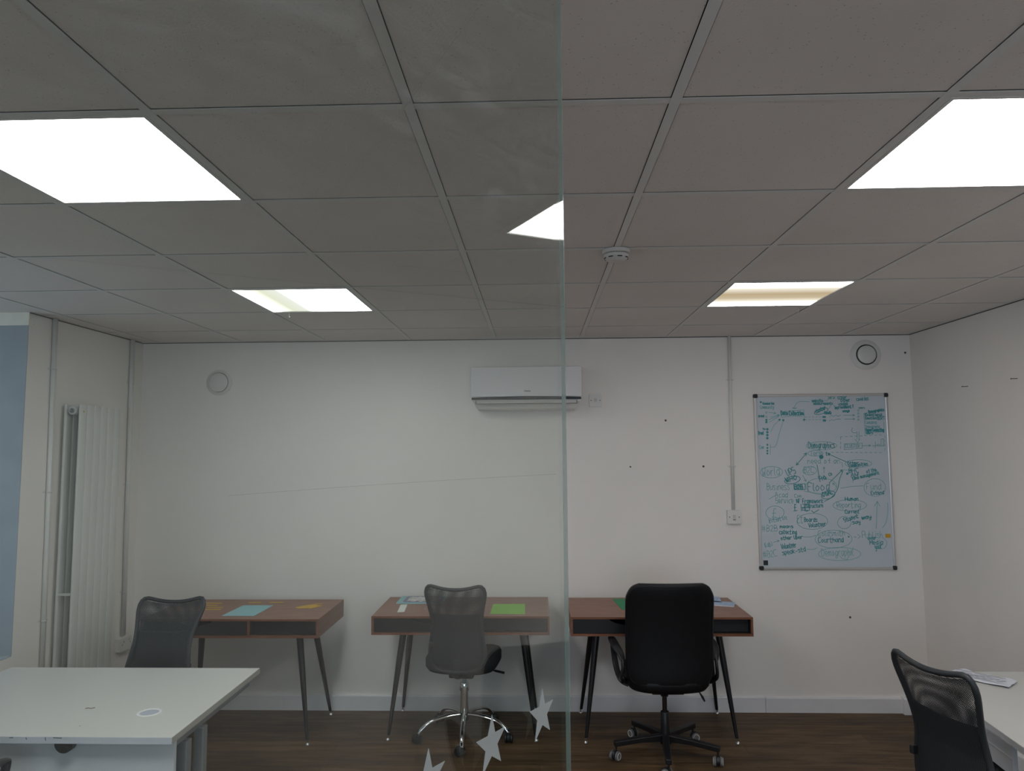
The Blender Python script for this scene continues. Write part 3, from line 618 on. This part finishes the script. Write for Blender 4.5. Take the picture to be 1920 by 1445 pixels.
# ------------------------------------------------------------------ walnut desks
def make_desk():
    """origin: front left corner of the box, on the floor; x right, y back"""
    t = thing('writing_desk', '', 'desk', (0, 0, 0), 0, 'walnut writing desks along the back wall')
    w, d, z0, z1, k = 1.06, .565, .648, .757, .012
    MB().box((0, 0, z1-k), (w, d, z1)).build('desktop', M_WALNUT, t, bevel=.0012)
    MB().box((k, .004, z0), (w-k, d, z0+k)).build('bottom_board', M_WALNUT_EDGE, t)
    for x in (0, w-k): MB().box((x, 0, z0), (x+k, d, z1-k)).build('side_board', M_WALNUT, t)
    MB().box((.636, .006, z0+k), (.648, d-.03, z1-k)).build('divider', M_WALNUT_EDGE, t)
    MB().box((k, d-.012, z0+k), (w-k, d, z1-k)).build('back_board', M_BLACK_BOX, t)
    # lipping on the front edges
    b = MB(); b.box((0, -.002, z1-k), (w, 0, z1)).box((0, -.002, z0), (w, 0, z0+k)).box((0, -.002, z0+k), (k, 0, z1-k)).box((w-k, -.002, z0+k), (w, 0, z1-k))
    b.build('edge_lipping', M_WALNUT_EDGE, t)
    cx = .324; zt = z1-k-.001
    poly = [(k+.001, z0+k+.001), (.635, z0+k+.001), (.635, zt), (cx+.105, zt)]+[(cx+.105-.21*i/14, zt-.034*math.sin(PI*i/14)**.8) for i in range(1, 14)]+[(cx-.105, zt), (k+.001, zt)]
    dr = MB().prism(poly, 'y', .010, .026).build('drawer', M_BLACK_METAL, t)
    b = MB().box((k+.006, .026, z0+k+.002), (.02+k, d-.06, z1-k-.02)).box((.62, .026, z0+k+.002), (.631, d-.06, z1-k-.02)).box((k+.006, .026, z0+k+.001), (.631, d-.06, z0+k+.006))
    b.build('drawer_box', M_BLACK_BOX, dr)
    b = MB().box((.6485, .02, z0+k+.0003), (w-k-.0005, d-.02, z0+k+.002)).box((.6485, .02, z0+k), (.6500, d-.02, z1-k-.0005)).box((w-k-.002, .02, z0+k), (w-k-.0005, d-.02, z1-k-.0005)).box((.6485, .02, z1-k-.002), (w-k-.0005, d-.02, z1-k-.0003)).box((.6485, .055, z0+k), (w-k-.0005, .058, z1-k-.0003))
    b.build('shelf_lining', M_BLACK_BOX, t)
    for sx in (0, 1):
        for sy in (0, 1):
            fx = .083 if sx == 0 else w-.083; tx = .165 if sx == 0 else w-.165
            fy = .105 if sy == 0 else .598; ty = .17 if sy == 0 else .455
            lg = MB().tube([(tx, ty, z0-.006), (tx+(fx-tx)*.3, ty+(fy-ty)*.3, z0*.7), (fx+(tx-fx)*.05, fy+(ty-fy)*.05, .036)], [.0205, .0185, .0095], 18).build('leg', M_BLACK_METAL, t, 'auto')
            MB().lathe([(.006, .036), (.0065, .026), (.004, .024), (.004, .02), (.009, .016), (.012, .010), (.012, .003), (.009, 0)], (fx, fy, 0), 'z', 16).build('levelling_foot', M_CHROME, lg, 'auto')
            MB().box((tx-.055, ty-.05, z0-.010), (tx+.055, ty+.05, z0)).build('leg_plate', M_BLACK_METAL, lg, bevel=.002)
    return t
desk = make_desk()
desk.location = (-2.347, 4.32, 0); desk['label'] = 'walnut desk nearest the radiator, a pale blue sheet on its top'
D1 = desk; D2 = dup(desk, (-.992, 4.40, 0), 0, 'walnut desk behind the chrome-legged chair, lime green sheet on top')
D3 = dup(desk, (.193, 4.378, 0), 0, 'walnut desk right of the glass edge, behind the black leather chair')

# ------------------------------------------------------------------ things lying on desks
ZD = .7572
def sheet(name, pts, z, h, mt, label, cat, group=None):
    cx = sum(p[0] for p in pts)/len(pts); cy = sum(p[1] for p in pts)/len(pts)
    o = MB().prism([(x-cx, y-cy) for x, y in pts], 'z', 0, h).build(name, mt, loc=(cx, cy, z))
    return tag(o, label, cat, group)
sheet('paper_sheet', [(-1.896, 4.40), (-1.70, 4.40), (-1.69, 4.695), (-1.886, 4.695)], ZD, .0012, paper('pale_blue_card', (.30, .56, .60)), 'pale blue A4 sheet on the walnut desk nearest the radiator', 'sheet of paper')
M_YL = paper('ochre_card', (.66, .42, .07))
for i, (x, y, w, rot, lb) in enumerate(((-2.11, 4.766, .11, 0, 'backmost of the ochre strips just right of the black mesh chair'), (-2.10, 4.70, .09, .02, 'ochre strip, second from the wall of the four by the mesh chair'),
        (-2.04, 4.635, .10, .04, 'ochre strip, third from the wall of the four by the mesh chair'), (-2.05, 4.575, .14, .03, 'ochre strip closest to the desk front beside the mesh chair'),
        (-1.845, 4.784, .08, .04, 'ochre strip behind the pale blue sheet, left one of two'), (-1.705, 4.784, .09, .04, 'ochre strip behind the pale blue sheet, right one of two'))):
    c, s = math.cos(rot), math.sin(rot)
    sheet('paper_strip', [(x+a*c-e*s, y+a*s+e*c) for a, e in ((-w/2, -.011), (w/2, -.011), (w/2, .011), (-w/2, .011))], ZD, .0012, M_YL, lb, 'paper strip', 'ochre paper strips on the desk')
sheet('paper_offcut', [(-1.53, 4.63), (-1.50, 4.60), (-1.44, 4.615), (-1.425, 4.60), (-1.385, 4.66), (-1.37, 4.69), (-1.415, 4.70), (-1.42, 4.725), (-1.375, 4.745), (-1.40, 4.755), (-1.46, 4.715), (-1.50, 4.675)], ZD, .0015, M_YL, 'ragged ochre paper offcut near the right end of the radiator-side desk', 'paper offcut')
sheet('paper_sheet', [(-.287, 4.458), (-.077, 4.455), (-.082, 4.74), (-.284, 4.735)], ZD, .0012, paper('lime_green_card', (.26, .56, .09)), 'lime green A4 sheet on the middle walnut desk', 'sheet of paper')
sheet('paper_strip', [(-.856, 4.50), (-.815, 4.512), (-.835, 4.73), (-.876, 4.72)], ZD, .0012, paper('white_card', (.72, .76, .72)), 'white paper strip lying left on the middle walnut desk', 'paper strip')
t = thing('magazine', 'glossy magazine with a blue and purple border at the back of the middle desk', 'magazine', (-.70, 4.86, ZD), 0)
MB().box((-.21, -.115, 0), (.09, .105, .006)).build('pages', paper('pale_teal_paper', (.30, .52, .56)), t)
MB().prism(rrect(-.175, -.095, .08, .095, .03), 'z', .006, .0068).build('cover_border', mat('purple_ink', (.09, .08, .20), .3), t)
MB().prism([(-.15+.21*i/13, -.07+.02*math.sin(i*1.9)) for i in range(14)]+[(.06-.21*i/13, .07+.014*math.sin(i*2.3)) for i in range(14)], 'z', .0068, .0074).build('cover_picture', mottled('cover_print', (.55, .54, .53), .5, .3, 40, 0), t)
sheet('paper_scrap', [(-.705, 4.60), (-.70, 4.598), (-.698, 4.604), (-.703, 4.606)], ZD, .001, paper('white_scrap', (.8, .8, .78)), 'tiny white scrap left of the chrome-legged chair on the desk', 'paper scrap')
sheet('paper_sheet', [(.49, 4.895), (.515, 4.578), (.72, 4.59), (.70, 4.90)], ZD, .0012, paper('emerald_card', (.03, .25, .12)), 'dark green sheet half hidden by the left side of the leather chair back', 'sheet of paper')
def leaflet(x, y, rz, label, z=ZD):
    t = thing('leaflet', label, 'leaflet', (x, y, z), rz, 'pale blue leaflets on the right walnut desk')
    MB().box((-.06, -.085, 0), (.06, .085, .006)).build('pages', paper('white_pages', (.66, .68, .72)), t)
    MB().box((-.06, -.085, .006), (.06, .085, .0066)).build('cover', mottled('pale_blue_print', (.33, .45, .66), .25, .4, 60, 0), t)
leaflet(1.125, 4.86, -.15, 'pale blue leaflet at the back of the right desk, partly behind the leather chair')
leaflet(1.155, 4.735, 1.25, 'pale blue leaflet lying in front of the other, right of the leather chair')
sheet('paper_scrap', [(1.085, 4.72), (1.11, 4.715), (1.115, 4.78), (1.09, 4.78)], ZD, .001, paper('white_scrap_small', (.8, .8, .78)), 'small white paper scrap beside the front pale blue leaflet', 'paper scrap')
sheet('paper_scrap', [(1.03, 4.525), (1.055, 4.52), (1.06, 4.545), (1.035, 4.55)], ZD, .002, M_YL, 'tiny ochre scrap peeking out right of the leather chair back', 'paper scrap')

# ------------------------------------------------------------------ white desks
def grommet(t, x, y, z):
    g = MB().lathe([(.036, -.002), (.036, .001), (.045, .001), (.046, .0), (.046, -.002)], (x, y, z+.0015), 'z', 28)
    MB().tube([(x+.040*math.cos(a), y+.040*math.sin(a), z+.001) for a in [2*PI*i/28 for i in range(28)]], .0055, 8, closed=True, squash=(.5, 1)).build('cable_grommet', M_PLASTIC_W, t, True)
    MB().lathe([(.036, .0003), (.036, .0008)], (x, y, z), 'z', 24).build('grommet_opening', mat('grommet_grey', (.42, .46, .52), .5), t)
DX0, DX1, DY0, DY1, DZ = -2.49, -1.302, 2.633, 3.455, .73
t = thing('office_desk', 'white rectangular desk with grey steel legs, lower left behind the glass', 'desk', (DX0, DY0, 0))
w, d = DX1-DX0, DY1-DY0
MB().box((0, 0, DZ-.024), (w, d, DZ)).build('desktop', M_WHITE_TOP, t, bevel=.0008)
MB().box((0, -.0012, DZ-.0235), (w, 0, DZ-.0005)).build('edge_band_front', mottled('daylight_tinted_edge', (.66, .70, .77), .03, .4, 8, 0), t)  # bluish window light put into the front edge colour
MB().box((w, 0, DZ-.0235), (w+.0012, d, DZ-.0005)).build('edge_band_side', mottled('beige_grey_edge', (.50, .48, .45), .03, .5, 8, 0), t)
st = [[(.235, DZ-.006), (.245, DZ-.012), (.243, DZ-.016), (.256, DZ-.022)], [(.60, DZ-.004), (.612, DZ-.003)], [(.73, DZ-.003), (.732, DZ-.012)], [(.76, DZ-.003), (.79, DZ-.004)], [(.42, DZ-.022), (.45, DZ-.021)], [(.66, DZ-.004), (.662, DZ-.009)], [(.13, DZ-.023), (.17, DZ-.022)]]
for q in st: ribbons([q], .0028, 0, lambda u, v, h: (u, -.0018, v)).build('edge_chip', M_HOLE, t, recalc=False)
MB().box((.03, .03, .22), (w-.005, .048, DZ-.024)).build('modesty_panel', M_PANEL_W, t)
b = MB()
for a in (.03, .08): pass
for xs_ in (w-.062, .002):
    b = MB(); b.box((xs_, .05, DZ-.062), (xs_+.04, d-.06, DZ-.024)); 
    b.build('leg_rail', M_GREY_STEEL, t, bevel=.003)
    for y0_ in (.125, .258):
        MB().box((xs_+.018, y0_, .05), (xs_+.058, y0_+.04, DZ-.062)).build('leg', M_GREY_STEEL, t, bevel=.004)
    MB().box((xs_-.002, .03, .0), (xs_+.042, d-.08, .05)).build('foot_rail', M_GREY_STEEL, t, bevel=.01)
grommet(t, -1.512-DX0, 2.872-DY0, DZ)
MB().prism(arc(.796, DZ-.024, .034, PI, 2*PI, 12), 'y', .001, .028).build('cable_port_rim', M_BLACK_PLASTIC, t)
o = MB().tube(catmull([(-.016, -.004, 0), (-.006, 0, .001), (.004, -.002, 0), (.016, .008, 0)], 5), .0011, 6).build('rubber_band', mat('orange_brown_rubber', (.16, .06, .02), .6), loc=(-1.775, 2.915, DZ+.0014))
tag(o, 'short orange-brown piece of string on the white desk behind the glass', 'string')
o = MB().lathe([(.003, 0), (.003, .0008)], seg=8).build('crumb', mat('tan_crumb', (.45, .33, .2), .8), loc=(-1.70, 2.735, DZ))
tag(o, 'tiny tan crumb near the front edge of the left white desk', 'crumb')

ex = 1.652
t = thing('office_desk', 'white desk against the right wall, papers on it, behind the near mesh chair', 'desk', (0, 0, 0))
top = [(1.60, 2.25), (2.40, 2.20), (XR-.02, 2.20), (XR-.02, 3.436), (1.70, 3.436)]
MB().prism(top, 'z', DZ-.025, DZ).build('desktop', M_WHITE_TOP, t, bevel=.0008)
MB().prism([(1.5988, 2.25), (1.60, 2.25), (1.70, 3.436), (1.6988, 3.436)], 'z', DZ-.0245, DZ-.0005).build('edge_band', M_EDGE_W, t)
k = (3.436-2.25)/.1
lx = lambda y: 1.60+(y-2.25)/(3.436-2.25)*.1
ap = MB(); ap.prism([(lx(2.70)+.016, 2.70), (lx(2.70)+.034, 2.70), (lx(3.40)+.034, 3.40), (lx(3.40)+.016, 3.40)], 'z', .588, DZ-.025)
ap.build('apron', M_EDGE_W, t)
MB().prism([(lx(2.70)+.0135, 2.70), (lx(2.70)+.017, 2.70), (lx(3.40)+.017, 3.40), (lx(3.40)+.0135, 3.40)], 'z', .646, .650).build('apron_lip', M_WHITE_TOP, t)
for yy in (2.27, 3.30):
    MB().box((1.76, yy, .05), (1.80, yy+.05, DZ-.025)).build('leg', M_GREY_STEEL, t, bevel=.004)
    MB().box((2.40, yy, .05), (2.44, yy+.05, DZ-.025)).build('leg', M_GREY_STEEL, t, bevel=.004)
    MB().box((1.72, yy-.005, 0), (2.48, yy+.055, .05)).build('foot_rail', M_GREY_STEEL, t, bevel=.01)
# crumpled printed sheet on it
t = thing('printed_paper', 'curled printed sheets lying on the white desk at the right edge', 'paper', (1.925, 3.325, DZ+.001), -.85)
def pf(u, v): return ((u-.5)*.24, (v-.5)*.12, .004+.008*math.sin(u*9)**2*v+.004*math.sin(v*7+u*5)**2)
MB().grid(pf, 24, 12).build('sheet', paper('white_print_paper', (.66, .68, .74)), t, True, thick=.0006)
st = []
for k in range(16):
    u0 = .06+.055*k+RX.uniform(-.01, .01); v0 = .12+.1*(k % 2)+RX.uniform(0, .05)
    p0 = pf(u0, v0); p1 = pf(u0+.025, v0+.05); st.append([(p0[0], p0[1]), (p1[0], p1[1])])
for k in range(8):
    u0 = .1+.1*k; p0 = pf(u0, .6); p1 = pf(u0+.05, .65); st.append([(p0[0], p0[1]), (p1[0], p1[1])])
ribbons(st, .010, 0, lambda u, v, h: (u, v, .0175), (2, 1)).build('printed_marks', mat('grey_ink', (.25, .26, .30), .6), t, recalc=False)

# ------------------------------------------------------------------ mesh office chairs
def superseat(w, d, z0, z1, nx=20):
    """padded cushion: rounded square lofted through rounded thickness"""
    b = MB(); prof = [(.0, .80), (.12, .93), (.35, 1.0), (.65, 1.0), (.88, .94), (1.0, .80)]
    rings = []; N = 40
    for h, s_ in prof:
        for i in range(N):
            a = 2*PI*i/N; ca, sa = math.cos(a), math.sin(a); e = .55
            x = math.copysign(abs(ca)**e, ca)*w/2*s_; y = math.copysign(abs(sa)**e, sa)*d/2*s_
            fr = max(0, y/(d/2)-.55)*.05
            b.v.append((x, y, z0+(z1-z0)*h-fr+(.012*(x/(w/2))**2 if h > .5 else 0)))
    for k in range(len(prof)-1):
        for i in range(N): b.f.append((k*N+i, k*N+(i+1) % N, (k+1)*N+(i+1) % N, (k+1)*N+i))
    b.f.append(tuple(range(N))[::-1]); b.f.append(tuple((len(prof)-1)*N+i for i in range(N)))
    return b
def back_pt(u, v, off=0):
    """mesh back surface; u -1..1 across, v 0..1 up (local, chair faces +y)"""
    hws = [.150, .168, .166, .155, .147, .150, .163, .178, .190]
    f = v*8; i = min(7, int(f)); s = f-i; hw_ = hws[i]*(1-s)+hws[i+1]*s
    z = .452+.505*v
    # corners: bottom rounded, top corners lifted above a dipped middle
    z += -.028*(1-u*u)*max(0, (v-.55)/.45)**1.5
    if v < .15: hw_ *= (.80+.20*math.sin(min(1, v/.13)*PI/2))
    if v > .86: hw_ *= 1-.15*((v-.86)/.14)**2.2
    lean = -.245-.005*v+.010*math.sin(v*PI)-.08*max(0, v-.45)
    wing = .04*u*u*(1-.8*max(0, v-.12))
    return Vector((u*hw_, lean+wing-off, z))
def chair_casters(t, R, phase, mt_leg, mt_wheel, rimmed=False, chrome=True, hub=.10):
    for k in range(5):
        a = phase+k*2*PI/5; ca, sa = math.cos(a), math.sin(a)
        if chrome:
            path = catmull([(0, 0, hub+.035), (R*.35, 0, hub+.033), (R*.72, 0, hub+.012), (R*.93, 0, hub-.025), (R, 0, hub-.055)], 5)
            lg = MB().tube([(p.x*ca, p.x*sa, p.z) for p in path], [.0145]*8+[.0125]*(len(path)-8), 12, squash=(.8, 1)).build('leg', mt_leg, t, 'auto')
        else:
            n = Vector((-sa, ca, 0)); f = Vector((ca, sa, 0)); b = MB(); i0 = 0
            for rr, wd_, zt, zb in ((.02, .020, hub+.025, hub-.015), (R*.5, .019, hub+.018, hub-.012), (R+.012, .016, hub+.004, hub-.026)):
                for sx, zz in ((-1, zb), (1, zb), (1, zt), (-1, zt)): b.v.append(tuple(f*rr+n*(sx*wd_)+Vector((0, 0, zz))))
            for i in range(2):
                for j in range(4): b.f.append((i*4+j, i*4+(j+1) % 4, i*4+4+(j+1) % 4, i*4+4+j))
            b.f += [(3, 2, 1, 0), (8, 9, 10, 11)]
            lg = b.build('leg', mt_leg, t, bevel=.005)
        # caster: stem, hood, two wheels; swivelled a bit differently on each leg
        sw = a+1.1+k*.7; cx, cy = R*ca, R*sa; f = Vector((math.cos(sw), math.sin(sw), 0)); ax = Vector((-math.sin(sw), math.cos(sw), 0)); c0 = Vector((cx, cy, 0))-f*.012
        cs = MB().tube([(cx, cy, .072), (cx, cy, .045)], .0055, 10)
        cs.tube([c0+ax*.008+Vector((0, 0, .030)), c0-ax*.008+Vector((0, 0, .030))], .0262, 20)
        cs = cs.build('caster', M_BLACK_PLASTIC, t, 'auto')
        for s_ in (-1, 1): MB().tube([c0+ax*s_*.010+Vector((0, 0, .0255)), c0+ax*s_*.012+Vector((0, 0, .0255)), c0+ax*s_*.022+Vector((0, 0, .0255)), c0+ax*s_*.025+Vector((0, 0, .0255))], [.022, .0255, .0255, .021], 22).build('wheel', mt_wheel, cs, 'auto')
        if rimmed:
            for s_ in (-1, 1): MB().tube([c0+ax*s_*.0253+Vector((.0185*math.cos(q)*f.x, .0185*math.cos(q)*f.y, .0255+.0185*math.sin(q))) for q in [2*PI*i/20 for i in range(20)]], .002, 6, closed=True).build('wheel_rim', M_PLASTIC_W, cs, True)
def make_mesh_chair(phase=-1.43, leg_mat=None, hub_mat=None):
    t = thing('mesh_office_chair', '', 'office chair', (0, 0, 0), 0, 'black mesh-back office chairs')
    superseat(.44, .44, .415, .515).build('seat', M_FABRIC, t, True)
    # outline tube
    N = 16; pts = [back_pt(-1+2*i/N, 0) for i in range(N)]+[back_pt(1, i/24) for i in range(24)]+[back_pt(1-2*i/N, 1) for i in range(N)]+[back_pt(-1, 1-i/24) for i in range(24)]
    # round the corners a little
    for _ in range(2): pts = [(pts[i-1]+pts[i]*2+pts[(i+1) % len(pts)])/4 for i in range(len(pts))]
    MB().tube(pts, .0105, 10, closed=True).build('back_frame', M_FRAME_PLASTIC, t, True)
    def sheet_(off, bow, name, v0, v1, mt, nu=28, nv=48):
        def fn(a, c):
            v = v0+(v1-v0)*c; u = (-1+2*a)*.985; p = back_pt(u, v)
            p.y += off+bow*(1-u*u)*math.sin(PI*min(1, max(0, v)))
            return p
        b = MB().grid(fn, nu, nv); me = None
        o = b.build(name, mt, t, True, recalc=False)
        uvl = o.data.uv_layers.new(name='UVMap')
        for lp in o.data.loops:
            co = o.data.vertices[lp.vertex_index].co; uvl.data[lp.index].uv = (co.x+.5, co.z)
        return o
    sheet_(-.007, -.004, 'rear_mesh', .02, .975, M_MESH)
    sheet_(.009, .016, 'front_mesh', .02, .975, M_MESH2)
    def lumbar(a, c):
        v = .05+.60*c; u = (-1+2*a)*.93; p = back_pt(u, v); p.y += .003; return p
    MB().grid(lumbar, 16, 20).build('lumbar_pad', M_FABRIC, t, True, thick=.006)
    # support bar and side lugs
    MB().tube(catmull([(0, -.05, .405), (0, -.17, .40), (0, -.235, .43), (0, -.243, .52)], 5), .022, 10, squash=(.35, 1)).build('back_bracket', M_BLACK_PLASTIC, t, True)
    MB().box((-.163, -.238, .585), (-.145, -.215, .615)).build('side_lug', M_BLACK_PLASTIC, t, bevel=.003)
    MB().box((-.075, -.11, .372), (.075, .09, .418)).build('seat_mechanism', M_BLACK_PLASTIC, t, bevel=.01)
    MB().tube([(.06, .02, .395), (.16, .03, .39), (.185, .03, .386)], [.005, .005, .005], 8).tube([(.185, .03, .386), (.245, .03, .375)], .011, 10, squash=(.6, 1)).build('height_lever', M_BLACK_PLASTIC, t, True)
    MB().lathe([(.0135, .38), (.0135, .23)], seg=20).build('gas_strut', M_GREY_STEEL, t, 'auto')
    MB().lathe([(.026, .32), (.028, .315), (.031, .285), (.031, .275)], seg=24).lathe([(.0245, .275), (.0245, .13)], seg=24).build('strut_cover', leg_mat or M_CHROME, t, 'auto')
    MB().lathe([(.030, .145), (.032, .14), (.032, .108), (.03, .10)], seg=24).build('base_hub', M_BLACK_PLASTIC, t, 'auto')
    chair_casters(t, .285, phase, leg_mat or M_CHROME, M_BLACK_PLASTIC)
    return t
mc = make_mesh_chair()
mc.location = (-.455, 4.585, 0); mc.rotation_euler = (0, 0, -.10)
mc['label'] = 'black mesh-back office chair on a chrome five-star base, at the middle desk'
c2 = dup(mc, (-1.985, 3.61, 0), PI+.02, 'black mesh-back office chair behind the left white desk, turned towards the viewer')
for ch in c2.children:
    if ch.name.split('.')[0] in ('back_frame', 'rear_mesh', 'front_mesh', 'lumbar_pad', 'side_lug'):      # backrest reclined
        a_ = .23; p_y, p_z = -.22, .47; ch.rotation_euler.x = a_
        ch.location.y += p_y-(p_y*math.cos(a_)-p_z*math.sin(a_)); ch.location.z += p_z-(p_y*math.sin(a_)+p_z*math.cos(a_))+.02
c3 = dup(mc, (1.614, 2.69, 0), -1.31, 'black mesh-back chair in the lower right corner, pushed up to the white desk')
for ch in c3.children:      # its seat is wound up a little higher than the others
    if ch.name.split('.')[0] not in ('leg', 'caster', 'base_hub', 'strut_cover'): ch.location.z += .05

# ------------------------------------------------------------------ leather office chairs
def make_leather_chair(phase=-1.71):
    t = thing('leather_office_chair', '', 'office chair', (0, 0, 0), 0, 'black leather office chairs with armrests')
    W2, z0, z1 = .247, .435, 1.008
    # back: cushion with pillow-like front, flatter rear, rounded top corners
    NU, NV = 24, 30
    def prof(v): return -.215-.012*v-.05*v*v+.012*math.sin(v*PI)
    def outline(u, v):
        # squircle-like mapping of the unit square to a panel with rounded top corners
        x, y = u, v*2-1
        e = .30
        ax_, ay_ = abs(x), abs(y)
        k = max(0, (ax_-(1-e))/e)*max(0, (ay_-(1-e))/e)
        x *= 1-.115*k**1.25; y *= 1-.085*k**1.25
        w_ = W2*(1-.025*(1-v)) * (1-.015*v)
        return x*w_, z0+(z1-z0)*(y+1)/2
    b = MB(); 
    for side in (1, -1):
        n = len(b.v)
        for j in range(NV+1):
            for i in range(NU+1):
                u, v = math.sin((-1+2*i/NU)*PI/2), .5-.5*math.cos(j/NV*PI); x, z = outline(u, v)
                edge = (1-abs(u)**6)*(1-abs(2*v-1)**8)
                th = (.042 if side > 0 else .022)*edge**.45+.006
                b.v.append((x, prof(v)+side*th+.035*u*u, z))
        for j in range(NV):
            for i in range(NU):
                a = n+j*(NU+1)+i; q = (a, a+1, a+NU+2, a+NU+1); b.f.append(q if side < 0 else q[::-1])
    n2 = (NU+1)*(NV+1)
    rim = [i for i in range(NU+1)]+[j*(NU+1)+NU for j in range(1, NV+1)]+[NV*(NU+1)+i for i in range(NU-1, -1, -1)]+[j*(NU+1) for j in range(NV-1, 0, -1)]
    for i in range(len(rim)): a, c = rim[i], rim[(i+1) % len(rim)]; b.f.append((a, c, n2+c, n2+a))
    b.build('backrest', M_LEATHER, t, True)
    # piping seam round the rear panel
    pp = []
    for u, v in [(-.93+1.86*i/14, .035) for i in range(15)]+[(.95, .05+.90*i/18) for i in range(19)]+[(.90-1.80*i/14, .972) for i in range(15)]+[(-.95, .95-.90*i/18) for i in range(19)]:
        x, z = outline(u, v); edge = (1-abs(u)**6)*(1-abs(2*v-1)**8); pp.append(Vector((x, prof(v)-.022*edge**.45-.006+.035*u*u, z)))
    for _ in range(2): pp = [(pp[i-1]+pp[i]*2+pp[(i+1) % len(pp)])/4 for i in range(len(pp))]
    MB().tube(pp, .003, 6, closed=True).build('seam_piping', M_LEATHER, t, True)
    superseat(.47, .47, .40, .50).build('seat', M_LEATHER, t, True)
    for s_ in (-1, 1):
        x = s_*.268
        pad = catmull([(x-s_*.01, -.17, .575), (x-s_*.004, -.13, .60), (x+s_*.012, -.04, .622), (x+s_*.016, .08, .628), (x+s_*.012, .15, .62), (x, .175, .598)], 6)
        arm = MB().tube(pad, [.012+.014*math.sin(PI*min(1, i/(len(pad)-1)*1.15)) for i in range(len(pad))], 12, squash=(.45, 1)).build('armrest', M_BLACK_PLASTIC, t, True)
        sup = catmull([(x, .172, .605), (x, .15, .55), (x-s_*.004, .06, .47), (x-s_*.02, -.02, .425), (x-s_*.06, -.04, .405)], 6)
        MB().tube(sup, .017, 10, squash=(1, .5)).build('front_strut', M_BLACK_PLASTIC, arm, True)
        MB().tube(catmull([(x-s_*.01, -.165, .58), (x-s_*.01, -.18, .54), (x-s_*.004, -.15, .48), (x-s_*.02, -.06, .43)], 6), .017, 10, squash=(1, .5)).build('rear_strut', M_BLACK_PLASTIC, arm, True)
    MB().box((-.09, -.12, .372), (.09, .10, .405)).build('seat_mechanism', M_BLACK_METAL, t, bevel=.006)
    MB().lathe([(.04, .372), (.036, .352), (.022, .335), (.022, .33)], seg=20).build('strut_socket', M_BLACK_METAL, t, 'auto')
    MB().tube([(.08, .0, .386), (.17, -.01, .375), (.20, -.012, .35)], .0035, 8).tube([(.198, -.012, .352), (.215, -.013, .325), (.225, -.014, .305)], [.008, .018, .014], 12, squash=(.4, 1)).build('tilt_lever', M_BLACK_PLASTIC, t, True)
    MB().lathe([(.0135, .335), (.0135, .22)], seg=20).build('gas_strut', mat('dark_bronze_steel', (.05, .035, .03), .3, .6), t, 'auto')
    MB().lathe([(.022, .245), (.025, .24), (.0265, .12), (.031, .115), (.031, .07), (.026, .065)], seg=24).build('strut_cover', M_BLACK_METAL, t, 'auto')
    chair_casters(t, .292, phase, M_BLACK_METAL, M_GREY_CASTER, True, False, .098)
    return t
lc = make_leather_chair()
lc.location = (.72, 4.325, 0); lc.rotation_euler = (0, 0, .02)
lc['label'] = 'black leather high-back office chair at the desk right of the glass edge'
c4 = dup(lc, (-2.075, 2.335, 0), .05, 'black chair of which only an armrest shows at the lower left corner')
for ch in c4.children:
    if ch.name.split('.')[0] not in ('leg', 'caster', 'strut_cover'): ch.location.z += .085
dup(lc, (1.95, 1.88, 0), -1.45, 'black leather chair outside the right edge, seen only as a reflection in the glass')

# ------------------------------------------------------------------ glass partition
th = math.radians(30.75); gd = Vector((math.sin(th), math.cos(th), 0)); gn = Vector((math.cos(th), -math.sin(th), 0))
E = Vector((.0395, .95, 0)); L = 2.5; TH = .006
t = thing('glass_partition', 'clear glass partition whose free edge runs down the middle of the photo', 'glass partition', E, -th)
# local axes: y along the glass towards its free edge (0), x towards the viewer's side
MB().box((-TH, -L, 0.0), (0, -.0008, H-.0035)).build('glass_pane', M_GLASS, t)
MB().box((-TH, -.0008, 0.0), (0, 0, H-.0035)).build('polished_edge', M_GLASS_EDGE, t)
def star(pts, label):
    o = MB().prism(pts, 'x', .0, .0004)
    o = o.build('frosted_star', M_FROST, loc=E+gn*.0002)
    o.rotation_euler = (0, 0, -th)
    return tag(o, label, 'star sticker', 'frosted star stickers on the glass')
def star_pts(outer):
    """ten-point outline from five tips (u along the glass, z)"""
    c = Vector((sum(p[0] for p in outer)/5, sum(p[1] for p in outer)/5)); out = []
    for i in range(5):
        a, b_ = Vector(outer[i]), Vector(outer[(i+1) % 5]); mid = (a+b_)/2
        out += [tuple(a), tuple(c+(mid-c)*.50)]
    return out
base = [(-.0692, 1.456), (-.0440, 1.4358), (-.0524, 1.4027), (-.0872, 1.4000), (-.0984, 1.4372)]
for k, lb in enumerate(('frosted star sticker nearest the free edge of the glass', 'frosted star sticker, middle one, in front of the chrome chair base', 'frosted star sticker cut off by the bottom of the photo')):
    star(star_pts([(u-.1062*k, z+.0012*k) for u, z in base]), lb)
